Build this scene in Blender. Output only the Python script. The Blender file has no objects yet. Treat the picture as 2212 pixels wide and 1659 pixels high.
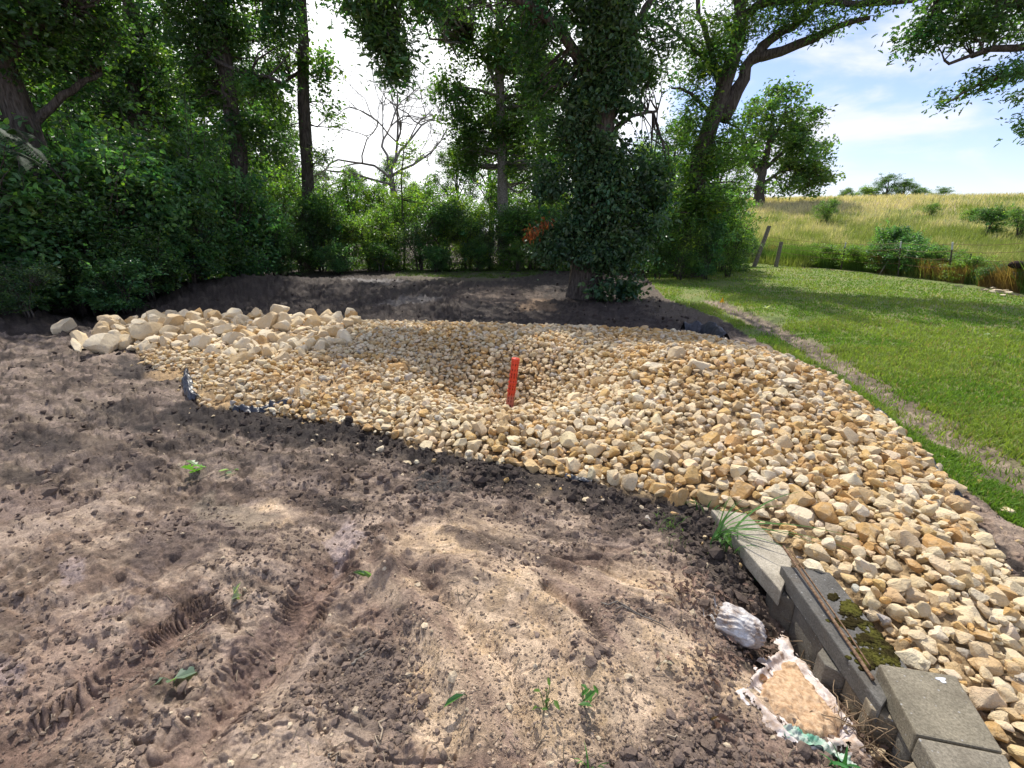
import bpy, bmesh, math, random
import numpy as np
from mathutils import Vector, Matrix, Quaternion

# ------------------------------------------------------------------ camera, world, sun
scene = bpy.context.scene
col = scene.collection
H, F_PX, CX, CY = 1.65, 983.0, 1106.0, 829.5      # eye height; layout units of the photo (2212 wide)
PITCH = math.atan(330.0 / F_PX)
CP, SP = math.cos(PITCH), math.sin(PITCH)
cam = bpy.data.cameras.new("camera"); cam.sensor_width = 36.0; cam.lens = 36.0 * F_PX / 2212.0
cam.clip_start = 0.02; cam.clip_end = 3000.0
camo = bpy.data.objects.new("camera", cam); col.objects.link(camo)
camo.location = (0, 0, H); camo.rotation_euler = (math.pi / 2 - PITCH, 0, 0)
scene.camera = camo

SUN_AZ, SUN_EL = math.radians(-8.0), math.radians(54.0)   # azimuth from +Y towards +X
S = Vector((math.sin(SUN_AZ) * math.cos(SUN_EL), math.cos(SUN_AZ) * math.cos(SUN_EL), math.sin(SUN_EL)))
sl = bpy.data.lights.new("sun", 'SUN'); sl.energy = 3.9; sl.angle = math.radians(0.6); sl.color = (1.0, 0.955, 0.88)
so = bpy.data.objects.new("sun", sl); col.objects.link(so)
so.rotation_euler = (-S).to_track_quat('-Z', 'Y').to_euler()

world = bpy.data.worlds.new("World"); scene.world = world; world.use_nodes = True
wn, wl = world.node_tree.nodes, world.node_tree.links
wn.clear()
wout = wn.new('ShaderNodeOutputWorld'); bg = wn.new('ShaderNodeBackground')
sky = wn.new('ShaderNodeTexSky'); sky.sky_type = 'NISHITA'; sky.sun_disc = False
sky.sun_elevation = SUN_EL; sky.sun_rotation = SUN_AZ
sky.air_density = 1.0; sky.dust_density = 0.6; sky.ozone_density = 2.5
tc = wn.new('ShaderNodeTexCoord')
def wmath(op, a, b=None, c=None):
    n = wn.new('ShaderNodeMath'); n.operation = op
    for i, v in enumerate((a, b, c)):
        if v is None: continue
        if isinstance(v, (int, float)): n.inputs[i].default_value = v
        else: wl.new(v, n.inputs[i])
    return n.outputs[0]
mp = wn.new('ShaderNodeMapping'); mp.inputs['Scale'].default_value = (1.0, 1.0, 2.6)
mp.inputs['Location'].default_value = (3.1, 0.4, 0.35); mp.inputs['Rotation'].default_value = (0, -0.12, 0)
wl.new(tc.outputs['Generated'], mp.inputs['Vector'])
n1 = wn.new('ShaderNodeTexNoise'); n1.inputs['Scale'].default_value = 3.4; n1.inputs['Detail'].default_value = 9
n1.inputs['Roughness'].default_value = 0.52; n1.inputs['Distortion'].default_value = 0.35
wl.new(mp.outputs[0], n1.inputs['Vector'])
# thin bright cloud gathers towards the sun
dt = wn.new('ShaderNodeVectorMath'); dt.operation = 'DOT_PRODUCT'
g = Vector((-0.20, 1.0, 0.42)).normalized(); dt.inputs[1].default_value = g
wl.new(tc.outputs['Generated'], dt.inputs[0])
near = wn.new('ShaderNodeMapRange'); near.inputs['From Min'].default_value = 0.80; near.inputs['From Max'].default_value = 0.99
near.interpolation_type = 'SMOOTHSTEP'
wl.new(dt.outputs['Value'], near.inputs['Value'])
sm = wmath('ADD', n1.outputs['Fac'], wmath('MULTIPLY', near.outputs[0], 0.42))
cr = wn.new('ShaderNodeMapRange'); cr.inputs['From Min'].default_value = 0.43; cr.inputs['From Max'].default_value = 0.60
cr.interpolation_type = 'SMOOTHSTEP'
wl.new(sm, cr.inputs['Value'])
cl = wn.new('ShaderNodeRGB')
cl.outputs[0].default_value = (9.4, 9.6, 10.6, 1)
cl2 = wn.new('ShaderNodeMix'); cl2.data_type = 'RGBA'
cl2.inputs[6].default_value = (4.9, 5.05, 5.7, 1); cl2.inputs[7].default_value = (8.5, 8.6, 8.8, 1)
wl.new(near.outputs[0], cl2.inputs[0])
mx = wn.new('ShaderNodeMix'); mx.data_type = 'RGBA'
wl.new(cr.outputs[0], mx.inputs[0])
skm = wn.new('ShaderNodeMix'); skm.data_type = 'RGBA'; skm.blend_type = 'MULTIPLY'; skm.inputs[0].default_value = 1
skm.inputs[7].default_value = (0.86, 0.80, 0.92, 1)
wl.new(sky.outputs[0], skm.inputs[6]); wl.new(skm.outputs[2], mx.inputs[6]); wl.new(cl2.outputs[2], mx.inputs[7])
wl.new(mx.outputs[2], bg.inputs['Color']); bg.inputs['Strength'].default_value = 0.15
wl.new(bg.outputs[0], wout.inputs['Surface'])
scene.view_settings.view_transform = 'Standard'; scene.view_settings.look = 'None'
scene.view_settings.exposure = 0.47; scene.view_settings.gamma = 1.0
scene.cycles.max_bounces = 6; scene.cycles.diffuse_bounces = 3; scene.cycles.glossy_bounces = 2
scene.cycles.transmission_bounces = 4; scene.cycles.transparent_max_bounces = 4
scene.cycles.use_adaptive_sampling = True; scene.cycles.adaptive_threshold = 0.02
scene.cycles.use_denoising = True

random.seed(7); rng = np.random.default_rng(11)

# ------------------------------------------------------------------ layout helpers
def ray(px, py):
    a, b = (px - CX) / F_PX, (py - CY) / F_PX
    return np.array([a, CP - b * SP, -SP - b * CP])
def P(px, py, z=0.0):
    d = ray(px, py); t = (z - H) / d[2]
    return np.array([d[0] * t, d[1] * t, z])
def at(px, py, Y):
    d = ray(px, py); t = Y / d[1]
    return np.array([d[0] * t, Y, H + d[2] * t])
def topx(x, y, z=0.0):
    zc = y * CP - (z - H) * SP
    ok = zc > 0.05
    zs = np.where(ok, zc, 1.0)
    yc = y * SP + (z - H) * CP
    return np.where(ok, CX + F_PX * x / zs, -9999.0), np.where(ok, CY - F_PX * yc / zs, 99999.0), zc

_tab = np.random.default_rng(3).random((256, 256))
def vn(x, y, seed=0):
    x = x + seed * 17.13; y = y + seed * 31.7
    xi = np.floor(x).astype(np.int64); yi = np.floor(y).astype(np.int64)
    fx = x - xi; fy = y - yi
    fx = fx * fx * fx * (fx * (fx * 6 - 15) + 10); fy = fy * fy * fy * (fy * (fy * 6 - 15) + 10)
    a = _tab[xi & 255, yi & 255]; b = _tab[(xi + 1) & 255, yi & 255]
    c = _tab[xi & 255, (yi + 1) & 255]; d = _tab[(xi + 1) & 255, (yi + 1) & 255]
    return (a + (b - a) * fx) * (1 - fy) + (c + (d - c) * fx) * fy
def fbm(x, y, sc, octv=4, seed=0, gain=0.5, ridged=False):
    s = np.zeros_like(x, dtype=float); a = 1.0; tot = 0.0; f = sc
    for o in range(octv):
        ca, sa = math.cos(o * 0.9), math.sin(o * 0.9)
        n = vn((x * ca - y * sa) * f, (x * sa + y * ca) * f, seed + o * 3)
        if ridged: n = 1 - np.abs(2 * n - 1)
        s += a * n; tot += a; a *= gain; f *= 2.07
    return s / tot
def sst(a, b, v):
    t = np.clip((v - a) / (b - a), 0, 1); return t * t * (3 - 2 * t)
def inpoly(poly, x, y):
    r = np.zeros(x.shape, bool); n = len(poly)
    for i in range(n):
        x1, y1 = poly[i]; x2, y2 = poly[(i + 1) % n]
        if y1 == y2: continue
        c = ((y1 > y) != (y2 > y)) & (x < (x2 - x1) * (y - y1) / (y2 - y1) + x1)
        r ^= c
    return r
def dline(pts, x, y, closed=False):
    """distance to a polyline and the arc length at the nearest point"""
    best = np.full(x.shape, 1e9); arc = np.zeros(x.shape); s0 = 0.0
    n = len(pts)
    for i in range(n if closed else n - 1):
        a = pts[i]; b = pts[(i + 1) % n]
        dx, dy = b[0] - a[0], b[1] - a[1]; L2 = dx * dx + dy * dy + 1e-12; L = math.sqrt(L2)
        t = np.clip(((x - a[0]) * dx + (y - a[1]) * dy) / L2, 0, 1)
        d = np.hypot(x - a[0] - t * dx, y - a[1] - t * dy)
        m = d < best; best = np.where(m, d, best); arc = np.where(m, s0 + t * L, arc); s0 += L
    return best, arc
def sdist(poly, x, y):
    d, _ = dline(poly, x, y, True)
    return np.where(inpoly(poly, x, y), -d, d)
def wpoly(pp, z=0.0): return [tuple(P(a, b, z)[:2]) for a, b in pp]

# regions, laid out on the ground
PILE = wpoly([(300, 765), (330, 800), (400, 835), (430, 885), (520, 893), (640, 905), (760, 925), (850, 950), (930, 980), (1050, 1005),
    (1150, 1022), (1240, 1045), (1330, 1062), (1430, 1092), (1520, 1108), (1570, 1128), (1640, 1190), (1715, 1262), (1775, 1290),
    (1935, 1500), (2030, 1545), (2150, 1740), (2240, 1900), (2420, 1860), (2330, 1440), (2212, 1290), (2130, 1185), (2085, 1112), (2035, 1045),
    (1990, 985), (1900, 905), (1830, 855), (1760, 812), (1700, 782), (1600, 750), (1500, 728), (1400, 720), (1250, 712),
    (1100, 710), (950, 705), (800, 702), (650, 706), (470, 712), (330, 722), (280, 740)])
BERM = wpoly([(205, 742), (250, 718), (330, 704), (450, 704), (560, 706), (690, 712), (775, 716), (772, 745), (740, 772), (650, 796), (560, 796),
    (470, 788), (380, 772), (280, 762)])
BOWL = P(1120, 815)[:2]
MND = P(1500, 830)[:2]
BERMC = [tuple(P(a, b)[:2]) for a, b in ((240, 728), (340, 722), (470, 728), (620, 735), (740, 735))]
SWALE = [tuple(P(a, b)[:2]) for a, b in ((60, 640), (190, 668), (235, 690))]
RUT = [tuple(P(a, b)[:2]) for a, b in ((1540, 650), (1640, 694), (1740, 742), (1830, 797), (2005, 905), (2212, 1030), (2420, 1155))]
LAWN = wpoly([(1385, 566), (1395, 600), (1440, 645), (1560, 690), (1640, 735), (1700, 772), (1830, 845), (1900, 893), (1995, 970), (2050, 1035),
    (2130, 1085), (2212, 1140), (2500, 1330), (3600, 1300), (3600, 700), (2600, 668), (2212, 640), (2000, 608), (1850, 590), (1640, 572), (1500, 562)])
PATCH = wpoly([(850, 600), (880, 572), (1010, 566), (1120, 570), (1180, 590), (1100, 604), (980, 606)])
WALLPX = [(1520, 1085), (1600, 1165), (1683, 1225), (1780, 1360), (1895, 1515), (1976, 1600), (2100, 1760)]
WALL = [tuple(P(a, b)[:2]) for a, b in WALLPX]
CAPLINE = [tuple(P(a, b)[:2]) for a, b in ((1790, 1290), (1960, 1490), (2060, 1540), (2190, 1740))]
LIN = lambda pts: [tuple(P(a, b)[:2]) for a, b in pts]
# ridges and ruts of the near soil: polyline, half width (m), height (m), ribbing
FEAT = [
    (LIN([(835, 1262), (770, 1285), (720, 1330), (690, 1400)]), 0.05, 0.050, 0),
    (LIN([(835, 1262), (900, 1330), (960, 1420), (1010, 1540), (1040, 1700)]), 0.06, 0.055, 0),
    (LIN([(880, 1230), (990, 1260), (1110, 1290), (1230, 1390), (1300, 1500), (1350, 1640)]), 0.045, 0.040, 0),
    (LIN([(960, 1160), (1100, 1215), (1200, 1235), (1330, 1300), (1440, 1350), (1520, 1380)]), 0.035, 0.034, 0),
    (LIN([(900, 1075), (850, 1130), (830, 1200), (850, 1260)]), 0.05, 0.038, 0),
    (LIN([(1180, 1235), (1260, 1250), (1350, 1290), (1450, 1310)]), 0.028, 0.028, 0),
    (LIN([(1180, 1290), (1240, 1340), (1285, 1395)]), 0.030, -0.060, 0),
    (LIN([(1000, 1130), (1120, 1175), (1260, 1200), (1380, 1245), (1470, 1300)]), 0.022, 0.016, 0), (LIN([(1010, 1160), (1130, 1205), (1270, 1228), (1390, 1280)]), 0.018, -0.016, 0),
    (LIN([(930, 1290), (1040, 1400), (1110, 1520), (1150, 1650)]), 0.03, -0.030, 0), (LIN([(1130, 1330), (1230, 1450), (1290, 1560), (1320, 1680)]), 0.028, -0.026, 0), (LIN([(1320, 1340), (1420, 1430), (1490, 1530)]), 0.03, 0.026, 0),
    (LIN([(720, 1220), (640, 1330), (560, 1440), (440, 1560), (330, 1700)]), 0.10, -0.055, 1),
    (LIN([(420, 1330), (300, 1430), (180, 1530), (20, 1640)]), 0.09, -0.040, 1),
    (LIN([(160, 1090), (100, 1050), (60, 1020)]), 0.22, -0.03, 2),
    (LIN([(150, 1255), (60, 1240), (-60, 1230)]), 0.16, -0.02, 2),
    (LIN([(740, 1140), (720, 1180), (700, 1230)]), 0.09, -0.035, 0),
    (LIN([(560, 1240), (430, 1260), (300, 1330), (150, 1420), (0, 1500)]), 0.08, 0.020, 0),
    (LIN([(1500, 1115), (1400, 1085), (1250, 1055), (1050, 1020), (900, 985), (760, 945), (560, 915), (430, 900)]), 0.09, 0.030, 0),
]
SHORE = [tuple(P(a, b)[:2]) for a, b in ((420, 905), (640, 915), (850, 955), (1000, 1000), (1240, 1050), (1430, 1098), (1540, 1130), (1600, 1220))]

MOUNDS = [(P(1000, 1270)[:2], .34, .30, .10), (P(1180, 1480)[:2], .42, .34, .09), (P(1340, 1330)[:2], .38, .24, .06), (P(1010, 1100)[:2], .5, .35, .05), (P(640, 1380)[:2], .40, .30, -.06), (P(400, 1220)[:2], .8, .25, .05), (P(250, 1060)[:2], .9, .35, -.05), (P(560, 1010)[:2], .9, .3, .05), (P(200, 870)[:2], 1.6, .5, .08), (P(60, 690)[:2], 1.6, 1.0, .20), (P(560, 630)[:2], 3.0, 1.8, .42), (P(900, 610)[:2], 3.0, 1.8, .15)]
def meadow_h(x, y):
    d = y + 0.25 * (x - 14)
    rise = 5.9 * sst(21.5, 78, d) - 2.5 * sst(80, 150, d)
    side = sst(-4, 6, x + 0.0 * y) * 0.75 + 0.25
    return rise * side * np.where(d > 21, 1, 0)

def height(x, y, fine=True):
    x = np.asarray(x, float); y = np.asarray(y, float)
    r = np.hypot(x, y)
    h = 0.10 * (fbm(x, y, 0.22, 3, 5) - 0.5) * sst(1.5, 6, r)
    sd = sdist(PILE, x, y)
    h += 0.10 * sst(-0.05, 0.5, -sd)
    h -= 0.56 * np.exp(-(((x - BOWL[0]) / 1.15) ** 2 + ((y - BOWL[1]) / 0.95) ** 2) ** 1.2)
    h += 0.26 * np.exp(-(((x - MND[0]) / 1.1) ** 2 + ((y - MND[1]) / 0.9) ** 2))
    d, _ = dline(BERMC, x, y); h += 0.10 * np.exp(-(d / 0.5) ** 2)
    d, _ = dline(SWALE, x, y); h -= 0.30 * np.exp(-(d / 0.9) ** 2)
    d, _ = dline(RUT, x, y)
    rutm = np.exp(-(d / 0.32) ** 2); h -= 0.05 * rutm
    # drop of the soil on the near side of the block wall
    d, _ = dline(WALL, x, y)
    nearside = (~inpoly(PILE, x, y))
    pg = P(1690, 1370)[:2]
    h -= 0.16 * np.exp(-(((x - pg[0]) / 0.20) ** 2 + ((y - pg[1]) / 0.24) ** 2)) * nearside
    h -= 0.13 * np.exp(-(d / 0.12) ** 2) * nearside * sst(2.1, 1.85, y)
    d2, _ = dline(CAPLINE, x, y); h += 0.075 * np.exp(-(d2 / 0.30) ** 2) * ~nearside
    h += meadow_h(x, y)
    for (mx_, my_), rx_, ry_, hh in MOUNDS: h += hh * np.exp(-(((x - mx_) / rx_) ** 2 + ((y - my_) / ry_) ** 2))
    if fine:
        px, py, zc = topx(x, y)
        lawn = inpoly(LAWN, x, y)
        soft = sst(26, 12, r) * np.where(lawn, 0.25, 1.0) * np.where(zc > 0.05, 1, 0.3)
        sandy = sandmask(px, py)
        rough = (1 - 0.75 * sandy) * soft * (1 + 0.9 * sst(1150, 950, py) * (px < 1000)) * np.where((py < 725) & ~lawn, 1.8, 1.0)
        n = fbm(x, y, 5.0, 4, 21, 0.55)
        c = fbm(x, y, 16.0, 3, 33, 0.6)
        h += rough * (0.055 * (n - 0.5) + 0.030 * np.clip(c - 0.52, 0, 1) * 2.2)
        cr = fbm(x, y, 9.0, 3, 47, 0.5, True)
        h -= rough * 0.035 * np.clip(cr - 0.80, 0, 1) * 4
        for ln, w, a, kind in FEAT:
            x0 = min(p[0] for p in ln) - 1; x1 = max(p[0] for p in ln) + 1
            y0 = min(p[1] for p in ln) - 1; y1 = max(p[1] for p in ln) + 1
            m = (x > x0) & (x < x1) & (y > y0) & (y < y1)
            if not m.any(): continue
            xm = x[m] + 0.05 * (vn(x[m] * 5, y[m] * 5, 8) - 0.5); ym = y[m] + 0.05 * (vn(x[m] * 5, y[m] * 5, 9) - 0.5)
            dd, arc = dline(ln, xm, ym)
            g = np.exp(-(dd / w) ** 2)
            v = a * g
            if kind == 1:
                v = v + 0.012 * np.exp(-((dd - w * 1.3) / (w * 0.45)) ** 2)
                v = v + 0.026 * sst(0.3, 0.9, np.exp(-((dd - w * 0.9) / (w * 0.6)) ** 2)) * (np.abs(np.sin(arc * 120 + 22 * vn(xm * 7, ym * 7, 4) + dd * 45)) - 0.5) * sst(.30, .75, fbm(xm, ym, 6, 2, 61)) * 1.5
            if kind == 2: v = v + 0.028 * sst(0.2, 0.6, g) * (sst(-0.3, 0.3, np.sin(arc * 58 + 2 * vn(xm * 4, ym * 4, 4))))
            h[m] += v * (0.55 + 0.9 * vn(xm * 2.2, ym * 2.2, 15))
        quiet = np.ones(len(x)) if x.ndim == 1 else np.ones(x.shape)
        for ln, w, a, kind in FEAT:
            if kind in (1, 2) or a > .045: quiet *= 1 - .8 * np.exp(-(dline(ln, x, y)[0] / (w * 1.5)) ** 2)
        # drag marks and scabs of mud pulled sideways by the tracks
        u = x * 0.95 - y * 0.30; v = x * 0.30 + y * 0.95
        dr_ = fbm(u * 2.2, v * 9.0, 1.6, 4, 151, 0.6); scab = sst(0.50, 0.56, fbm(u * 3.0, v * 7.0, 1.9, 4, 157, 0.55))
        lf = np.where(lawn, 0, 1) * (1 - sandy) * sst(20, 8, r)
        h += lf * quiet * (0.026 * (dr_ - 0.5) + 0.013 * scab)
    return h

SANDB = [(1150, 1350, 200, 120), (1400, 1520, 120, 80), (980, 1560, 90, 90), (1050, 1420, 190, 200), (1250, 1560, 260, 130), (1330, 1280, 200, 60), (1000, 1180, 170, 60), (1420, 1420, 150, 90), (1180, 1050, 60, 40), (860, 1290, 80, 40), (560, 1105, 90, 30), (1650, 1480, 110, 90)]
def sandmask(px, py):
    m = np.zeros_like(px)
    for a, b, rx, ry in SANDB:
        m = np.maximum(m, np.exp(-(((px - a) / rx) ** 2 + ((py - b) / ry) ** 2)))
    return sst(0.25, 0.75, m)

def G(px, py):
    """where the sight line of a layout point meets the ground"""
    z = 0.0
    for _ in range(12):
        p = P(px, py, z); z = 0.5 * z + 0.5 * float(height(np.array([p[0]]), np.array([p[1]]))[0])
    p = P(px, py, z)
    return p
def hz(x, y): return float(height(np.array([x], float), np.array([y], float))[0])

# ------------------------------------------------------------------ mesh helpers
def new_mesh(name, V, faces, mat=None, colors=None, smooth=False, wet=None):
    """faces: list of integer arrays (M, k)"""
    me = bpy.data.meshes.new(name)
    V = np.asarray(V, np.float32).reshape(-1, 3)
    faces = [np.asarray(f, np.int32) for f in faces if len(f)]
    li = np.concatenate([f.ravel() for f in faces]); tot = np.concatenate([np.full(len(f), f.shape[1], np.int32) for f in faces])
    st = np.concatenate([[0], np.cumsum(tot)[:-1]]).astype(np.int32)
    me.vertices.add(len(V)); me.vertices.foreach_set('co', V.ravel())
    me.loops.add(len(li)); me.loops.foreach_set('vertex_index', li)
    me.polygons.add(len(tot)); me.polygons.foreach_set('loop_start', st); me.polygons.foreach_set('loop_total', tot)
    me.polygons.foreach_set('use_smooth', np.full(len(tot), smooth, bool))
    if colors is not None:
        C = np.ones((len(V), 4), np.float32); C[:, :3] = colors
        a = me.color_attributes.new('Col', 'FLOAT_COLOR', 'POINT'); a.data.foreach_set('color', C.ravel())
    if wet is not None:
        a = me.attributes.new('wet', 'FLOAT', 'POINT'); a.data.foreach_set('value', np.asarray(wet, np.float32))
    me.update(calc_edges=True); me.validate(verbose=False)
    if mat: me.materials.append(mat)
    return me
def tagp(o, label=None, cat=None, group=None, kind=None):
    if label: o['label'] = label
    if cat: o['category'] = cat
    if group: o['group'] = group
    if kind: o['kind'] = kind
    return o
def link(name, me, parent=None, loc=None, rot=None, scale=None):
    o = bpy.data.objects.new(name, me); col.objects.link(o)
    if parent: o.parent = parent
    if loc is not None: o.location = [float(v) for v in loc]
    if rot is not None: o.rotation_euler = rot
    if scale is not None: o.scale = scale if hasattr(scale, '__len__') else (scale,) * 3
    return o
def empty(name, loc, label, cat, group=None):
    o = bpy.data.objects.new(name, None); col.objects.link(o); o.location = [float(v) for v in loc]; o.empty_display_size = 0.1
    return tagp(o, label, cat, group)

def tube_batch(Pt, R, sides=5, seed=0):
    """Pt (N,K,3) R (N,K) -> verts, faces"""
    Pt = np.asarray(Pt, float); R = np.asarray(R, float)
    N, K, _ = Pt.shape
    T = np.gradient(Pt, axis=1); T /= np.linalg.norm(T, axis=2, keepdims=True) + 1e-9
    ref = np.where(np.abs(T[:, :1, 2:3]) > 0.8, np.array([1.0, 0.1, 0]), np.array([0.05, 0.1, 1.0]))
    ref = np.broadcast_to(ref, T.shape)
    A = np.cross(T, ref); A /= np.linalg.norm(A, axis=2, keepdims=True) + 1e-9
    B = np.cross(T, A)
    ang = np.arange(sides) * 2 * np.pi / sides
    V = Pt[:, :, None] + R[:, :, None, None] * (A[:, :, None] * np.cos(ang)[:, None] + B[:, :, None] * np.sin(ang)[:, None])
    idx = np.arange(N * K * sides).reshape(N, K, sides)
    a = idx[:, :-1]; b = idx[:, 1:]
    f = np.stack([a, np.roll(a, -1, 2), np.roll(b, -1, 2), b], -1).reshape(-1, 4)
    caps = [idx[:, -1], idx[:, 0][:, ::-1]]
    return V.reshape(-1, 3), [f] + caps
class MB:
    """collects pieces of one mesh"""
    def __init__(s): s.V = []; s.F = []; s.C = []; s.n = 0
    def add(s, V, F, c=None):
        V = np.asarray(V, float).reshape(-1, 3); s.V.append(V)
        for f in (F if isinstance(F, list) else [F]):
            f = np.asarray(f)
            if len(f): s.F.append(f + s.n)
        if c is None: c = (1, 1, 1)
        c = np.asarray(c, float)
        s.C.append(np.broadcast_to(c, (len(V), 3)) if c.ndim == 1 else c)
        s.n += len(V)
    def build(s, name, mat, smooth=False, origin=(0, 0, 0)):
        by = {}
        for f in s.F: by.setdefault(f.shape[1], []).append(f)
        return new_mesh(name, np.concatenate(s.V) - np.asarray(origin, float), [np.concatenate(v) for v in by.values()], mat, np.concatenate(s.C), smooth)
def curve(pts, n):
    pts = np.asarray(pts, float); k = len(pts)
    if k == 2:
        t = np.linspace(0, 1, n)[:, None]; return pts[0] * (1 - t) + pts[1] * t
    e = np.vstack([2 * pts[0] - pts[1], pts, 2 * pts[-1] - pts[-2]])
    out = []
    for t in np.linspace(0, k - 1 - 1e-6, n):
        i = int(t); u = t - i; p0, p1, p2, p3 = e[i:i + 4]
        out.append(0.5 * ((2 * p1) + (-p0 + p2) * u + (2 * p0 - 5 * p1 + 4 * p2 - p3) * u * u + (-p0 + 3 * p1 - 3 * p2 + p3) * u ** 3))
    return np.array(out)

# ------------------------------------------------------------------ materials
def mat(name, rough=0.8, spec=0.3):
    m = bpy.data.materials.new(name); m.use_nodes = True
    nt = m.node_tree; b = nt.nodes['Principled BSDF']
    b.inputs['Roughness'].default_value = rough; b.inputs['Specular IOR Level'].default_value = spec
    return m, nt, b
def nd(nt, t, **kw):
    n = nt.nodes.new(t)
    for k, v in kw.items():
        if k in n.inputs.keys(): n.inputs[k].default_value = v
        else: setattr(n, k, v)
    return n
def noise(nt, scale, detail=4, rough=0.55, vec=None):
    n = nd(nt, 'ShaderNodeTexNoise', Scale=scale, Detail=detail, Roughness=rough)
    if vec is not None: nt.links.new(vec, n.inputs['Vector'])
    return n.outputs['Fac']
def mrange(nt, v, a, b, c, d):
    n = nd(nt, 'ShaderNodeMapRange'); nt.links.new(v, n.inputs[0])
    for i, q in enumerate((a, b, c, d)): n.inputs[i + 1].default_value = q
    return n.outputs[0]
def mixc(nt, fac, a, b, mode='MIX'):
    n = nd(nt, 'ShaderNodeMix'); n.data_type = 'RGBA'; n.blend_type = mode
    for s, v in ((0, fac), (6, a), (7, b)):
        if isinstance(v, (int, float)): n.inputs[s].default_value = v
        elif isinstance(v, tuple): n.inputs[s].default_value = (*v, 1)
        else: nt.links.new(v, n.inputs[s])
    return n.outputs[2]
def bump(nt, b, h, strength=0.5, dist=0.02, prev=None):
    n = nd(nt, 'ShaderNodeBump', Strength=strength, Distance=dist); nt.links.new(h, n.inputs['Height'])
    if prev is not None: nt.links.new(prev, n.inputs['Normal'])
    nt.links.new(n.outputs[0], b.inputs['Normal']); return n.outputs[0]
def pos(nt): return nd(nt, 'ShaderNodeNewGeometry').outputs['Position']
def attr(nt, name): return nd(nt, 'ShaderNodeAttribute', attribute_name=name)
def gray(nt, v):
    n = nd(nt, 'ShaderNodeCombineColor')
    for i in range(3): nt.links.new(v, n.inputs[i])
    return n.outputs[0]

def leaf_mat(name, gloss=0.35, trans=0.42, tcol=(1.6, 1.9, 0.55), rough=0.42):
    m, nt, b = mat(name, rough, gloss)
    a = attr(nt, 'Col').outputs['Color']
    nt.links.new(a, b.inputs['Base Color'])
    t = nd(nt, 'ShaderNodeBsdfTranslucent'); nt.links.new(mixc(nt, 1.0, a, tcol, 'MULTIPLY'), t.inputs['Color'])
    ms = nd(nt, 'ShaderNodeMixShader'); ms.inputs[0].default_value = trans
    nt.links.new(b.outputs[0], ms.inputs[1]); nt.links.new(t.outputs[0], ms.inputs[2])
    nt.links.new(ms.outputs[0], nt.nodes['Material Output'].inputs['Surface'])
    return m
M = {}
M['leaf'] = leaf_mat('leaf', gloss=0.5, rough=0.38, trans=0.46)
M['vine'] = leaf_mat('vine_leaf', gloss=0.5, trans=0.30)
M['grass'] = leaf_mat('grass_blade', gloss=0.2, trans=0.40, tcol=(1.5, 1.6, 0.6), rough=0.6)
M['dry'] = leaf_mat('dry_leaf', gloss=0.15, trans=0.2, tcol=(1.2, 1.0, 0.7), rough=0.8)

m, nt, b = mat('bark', 0.95, 0.1); p = pos(nt)
mpn = nd(nt, 'ShaderNodeMapping'); mpn.inputs['Scale'].default_value = (1, 1, 0.16); nt.links.new(p, mpn.inputs[0])
f = noise(nt, 22, 6, 0.65, mpn.outputs[0])
nt.links.new(mixc(nt, mrange(nt, f, 0.35, 0.68, 0, 1), (0.045, 0.036, 0.03), (0.17, 0.145, 0.125)), b.inputs['Base Color'])
bump(nt, b, f, 1.0, 0.06); M['bark'] = m
m, nt, b = mat('pale_bark', 0.95, 0.1); p = pos(nt)
f = noise(nt, 16, 5, 0.6, p)
nt.links.new(mixc(nt, mrange(nt, f, 0.35, 0.7, 0, 1), (0.15, 0.135, 0.115), (0.36, 0.33, 0.29)), b.inputs['Base Color'])
bump(nt, b, f, 0.6, 0.02); M['pale_bark'] = m

m, nt, b = mat('ground', 0.9, 0.25); p = pos(nt)
cattr = attr(nt, 'Col').outputs['Color']
f1 = noise(nt, 9, 6, 0.65, p); f2 = noise(nt, 85, 5, 0.7, p); f3 = noise(nt, 400, 3, 0.7, p)
k = nd(nt, 'ShaderNodeMath', operation='MULTIPLY'); nt.links.new(mrange(nt, f1, 0.3, 0.7, 0.78, 1.22), k.inputs[0]); nt.links.new(mrange(nt, f2, 0.3, 0.7, 0.70, 1.30), k.inputs[1])
k2 = nd(nt, 'ShaderNodeMath', operation='MULTIPLY'); nt.links.new(k.outputs[0], k2.inputs[0]); nt.links.new(mrange(nt, f3, 0.3, 0.7, 0.75, 1.25), k2.inputs[1])
nt.links.new(mixc(nt, 1.0, cattr, gray(nt, k2.outputs[0]), 'MULTIPLY'), b.inputs['Base Color'])
w = attr(nt, 'wet').outputs['Fac']
nt.links.new(mrange(nt, w, 0, 1, 0.92, 0.28), b.inputs['Roughness']); nt.links.new(mrange(nt, w, 0, 1, 0.15, 0.6), b.inputs['Specular IOR Level'])
fm = noise(nt, 27, 6, 0.7, p)
q0 = bump(nt, b, fm, 0.75, 0.020); q = bump(nt, b, f2, 0.9, 0.012, q0); q2 = bump(nt, b, f3, 0.7, 0.004, q)
k3 = nd(nt, 'ShaderNodeMath', operation='MULTIPLY'); nt.links.new(k2.outputs[0], k3.inputs[0]); nt.links.new(mrange(nt, fm, 0.33, 0.67, 0.68, 1.30), k3.inputs[1])
nt.links.new(mixc(nt, 1.0, cattr, gray(nt, k3.outputs[0]), 'MULTIPLY'), b.inputs['Base Color']); M['ground'] = m

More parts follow.
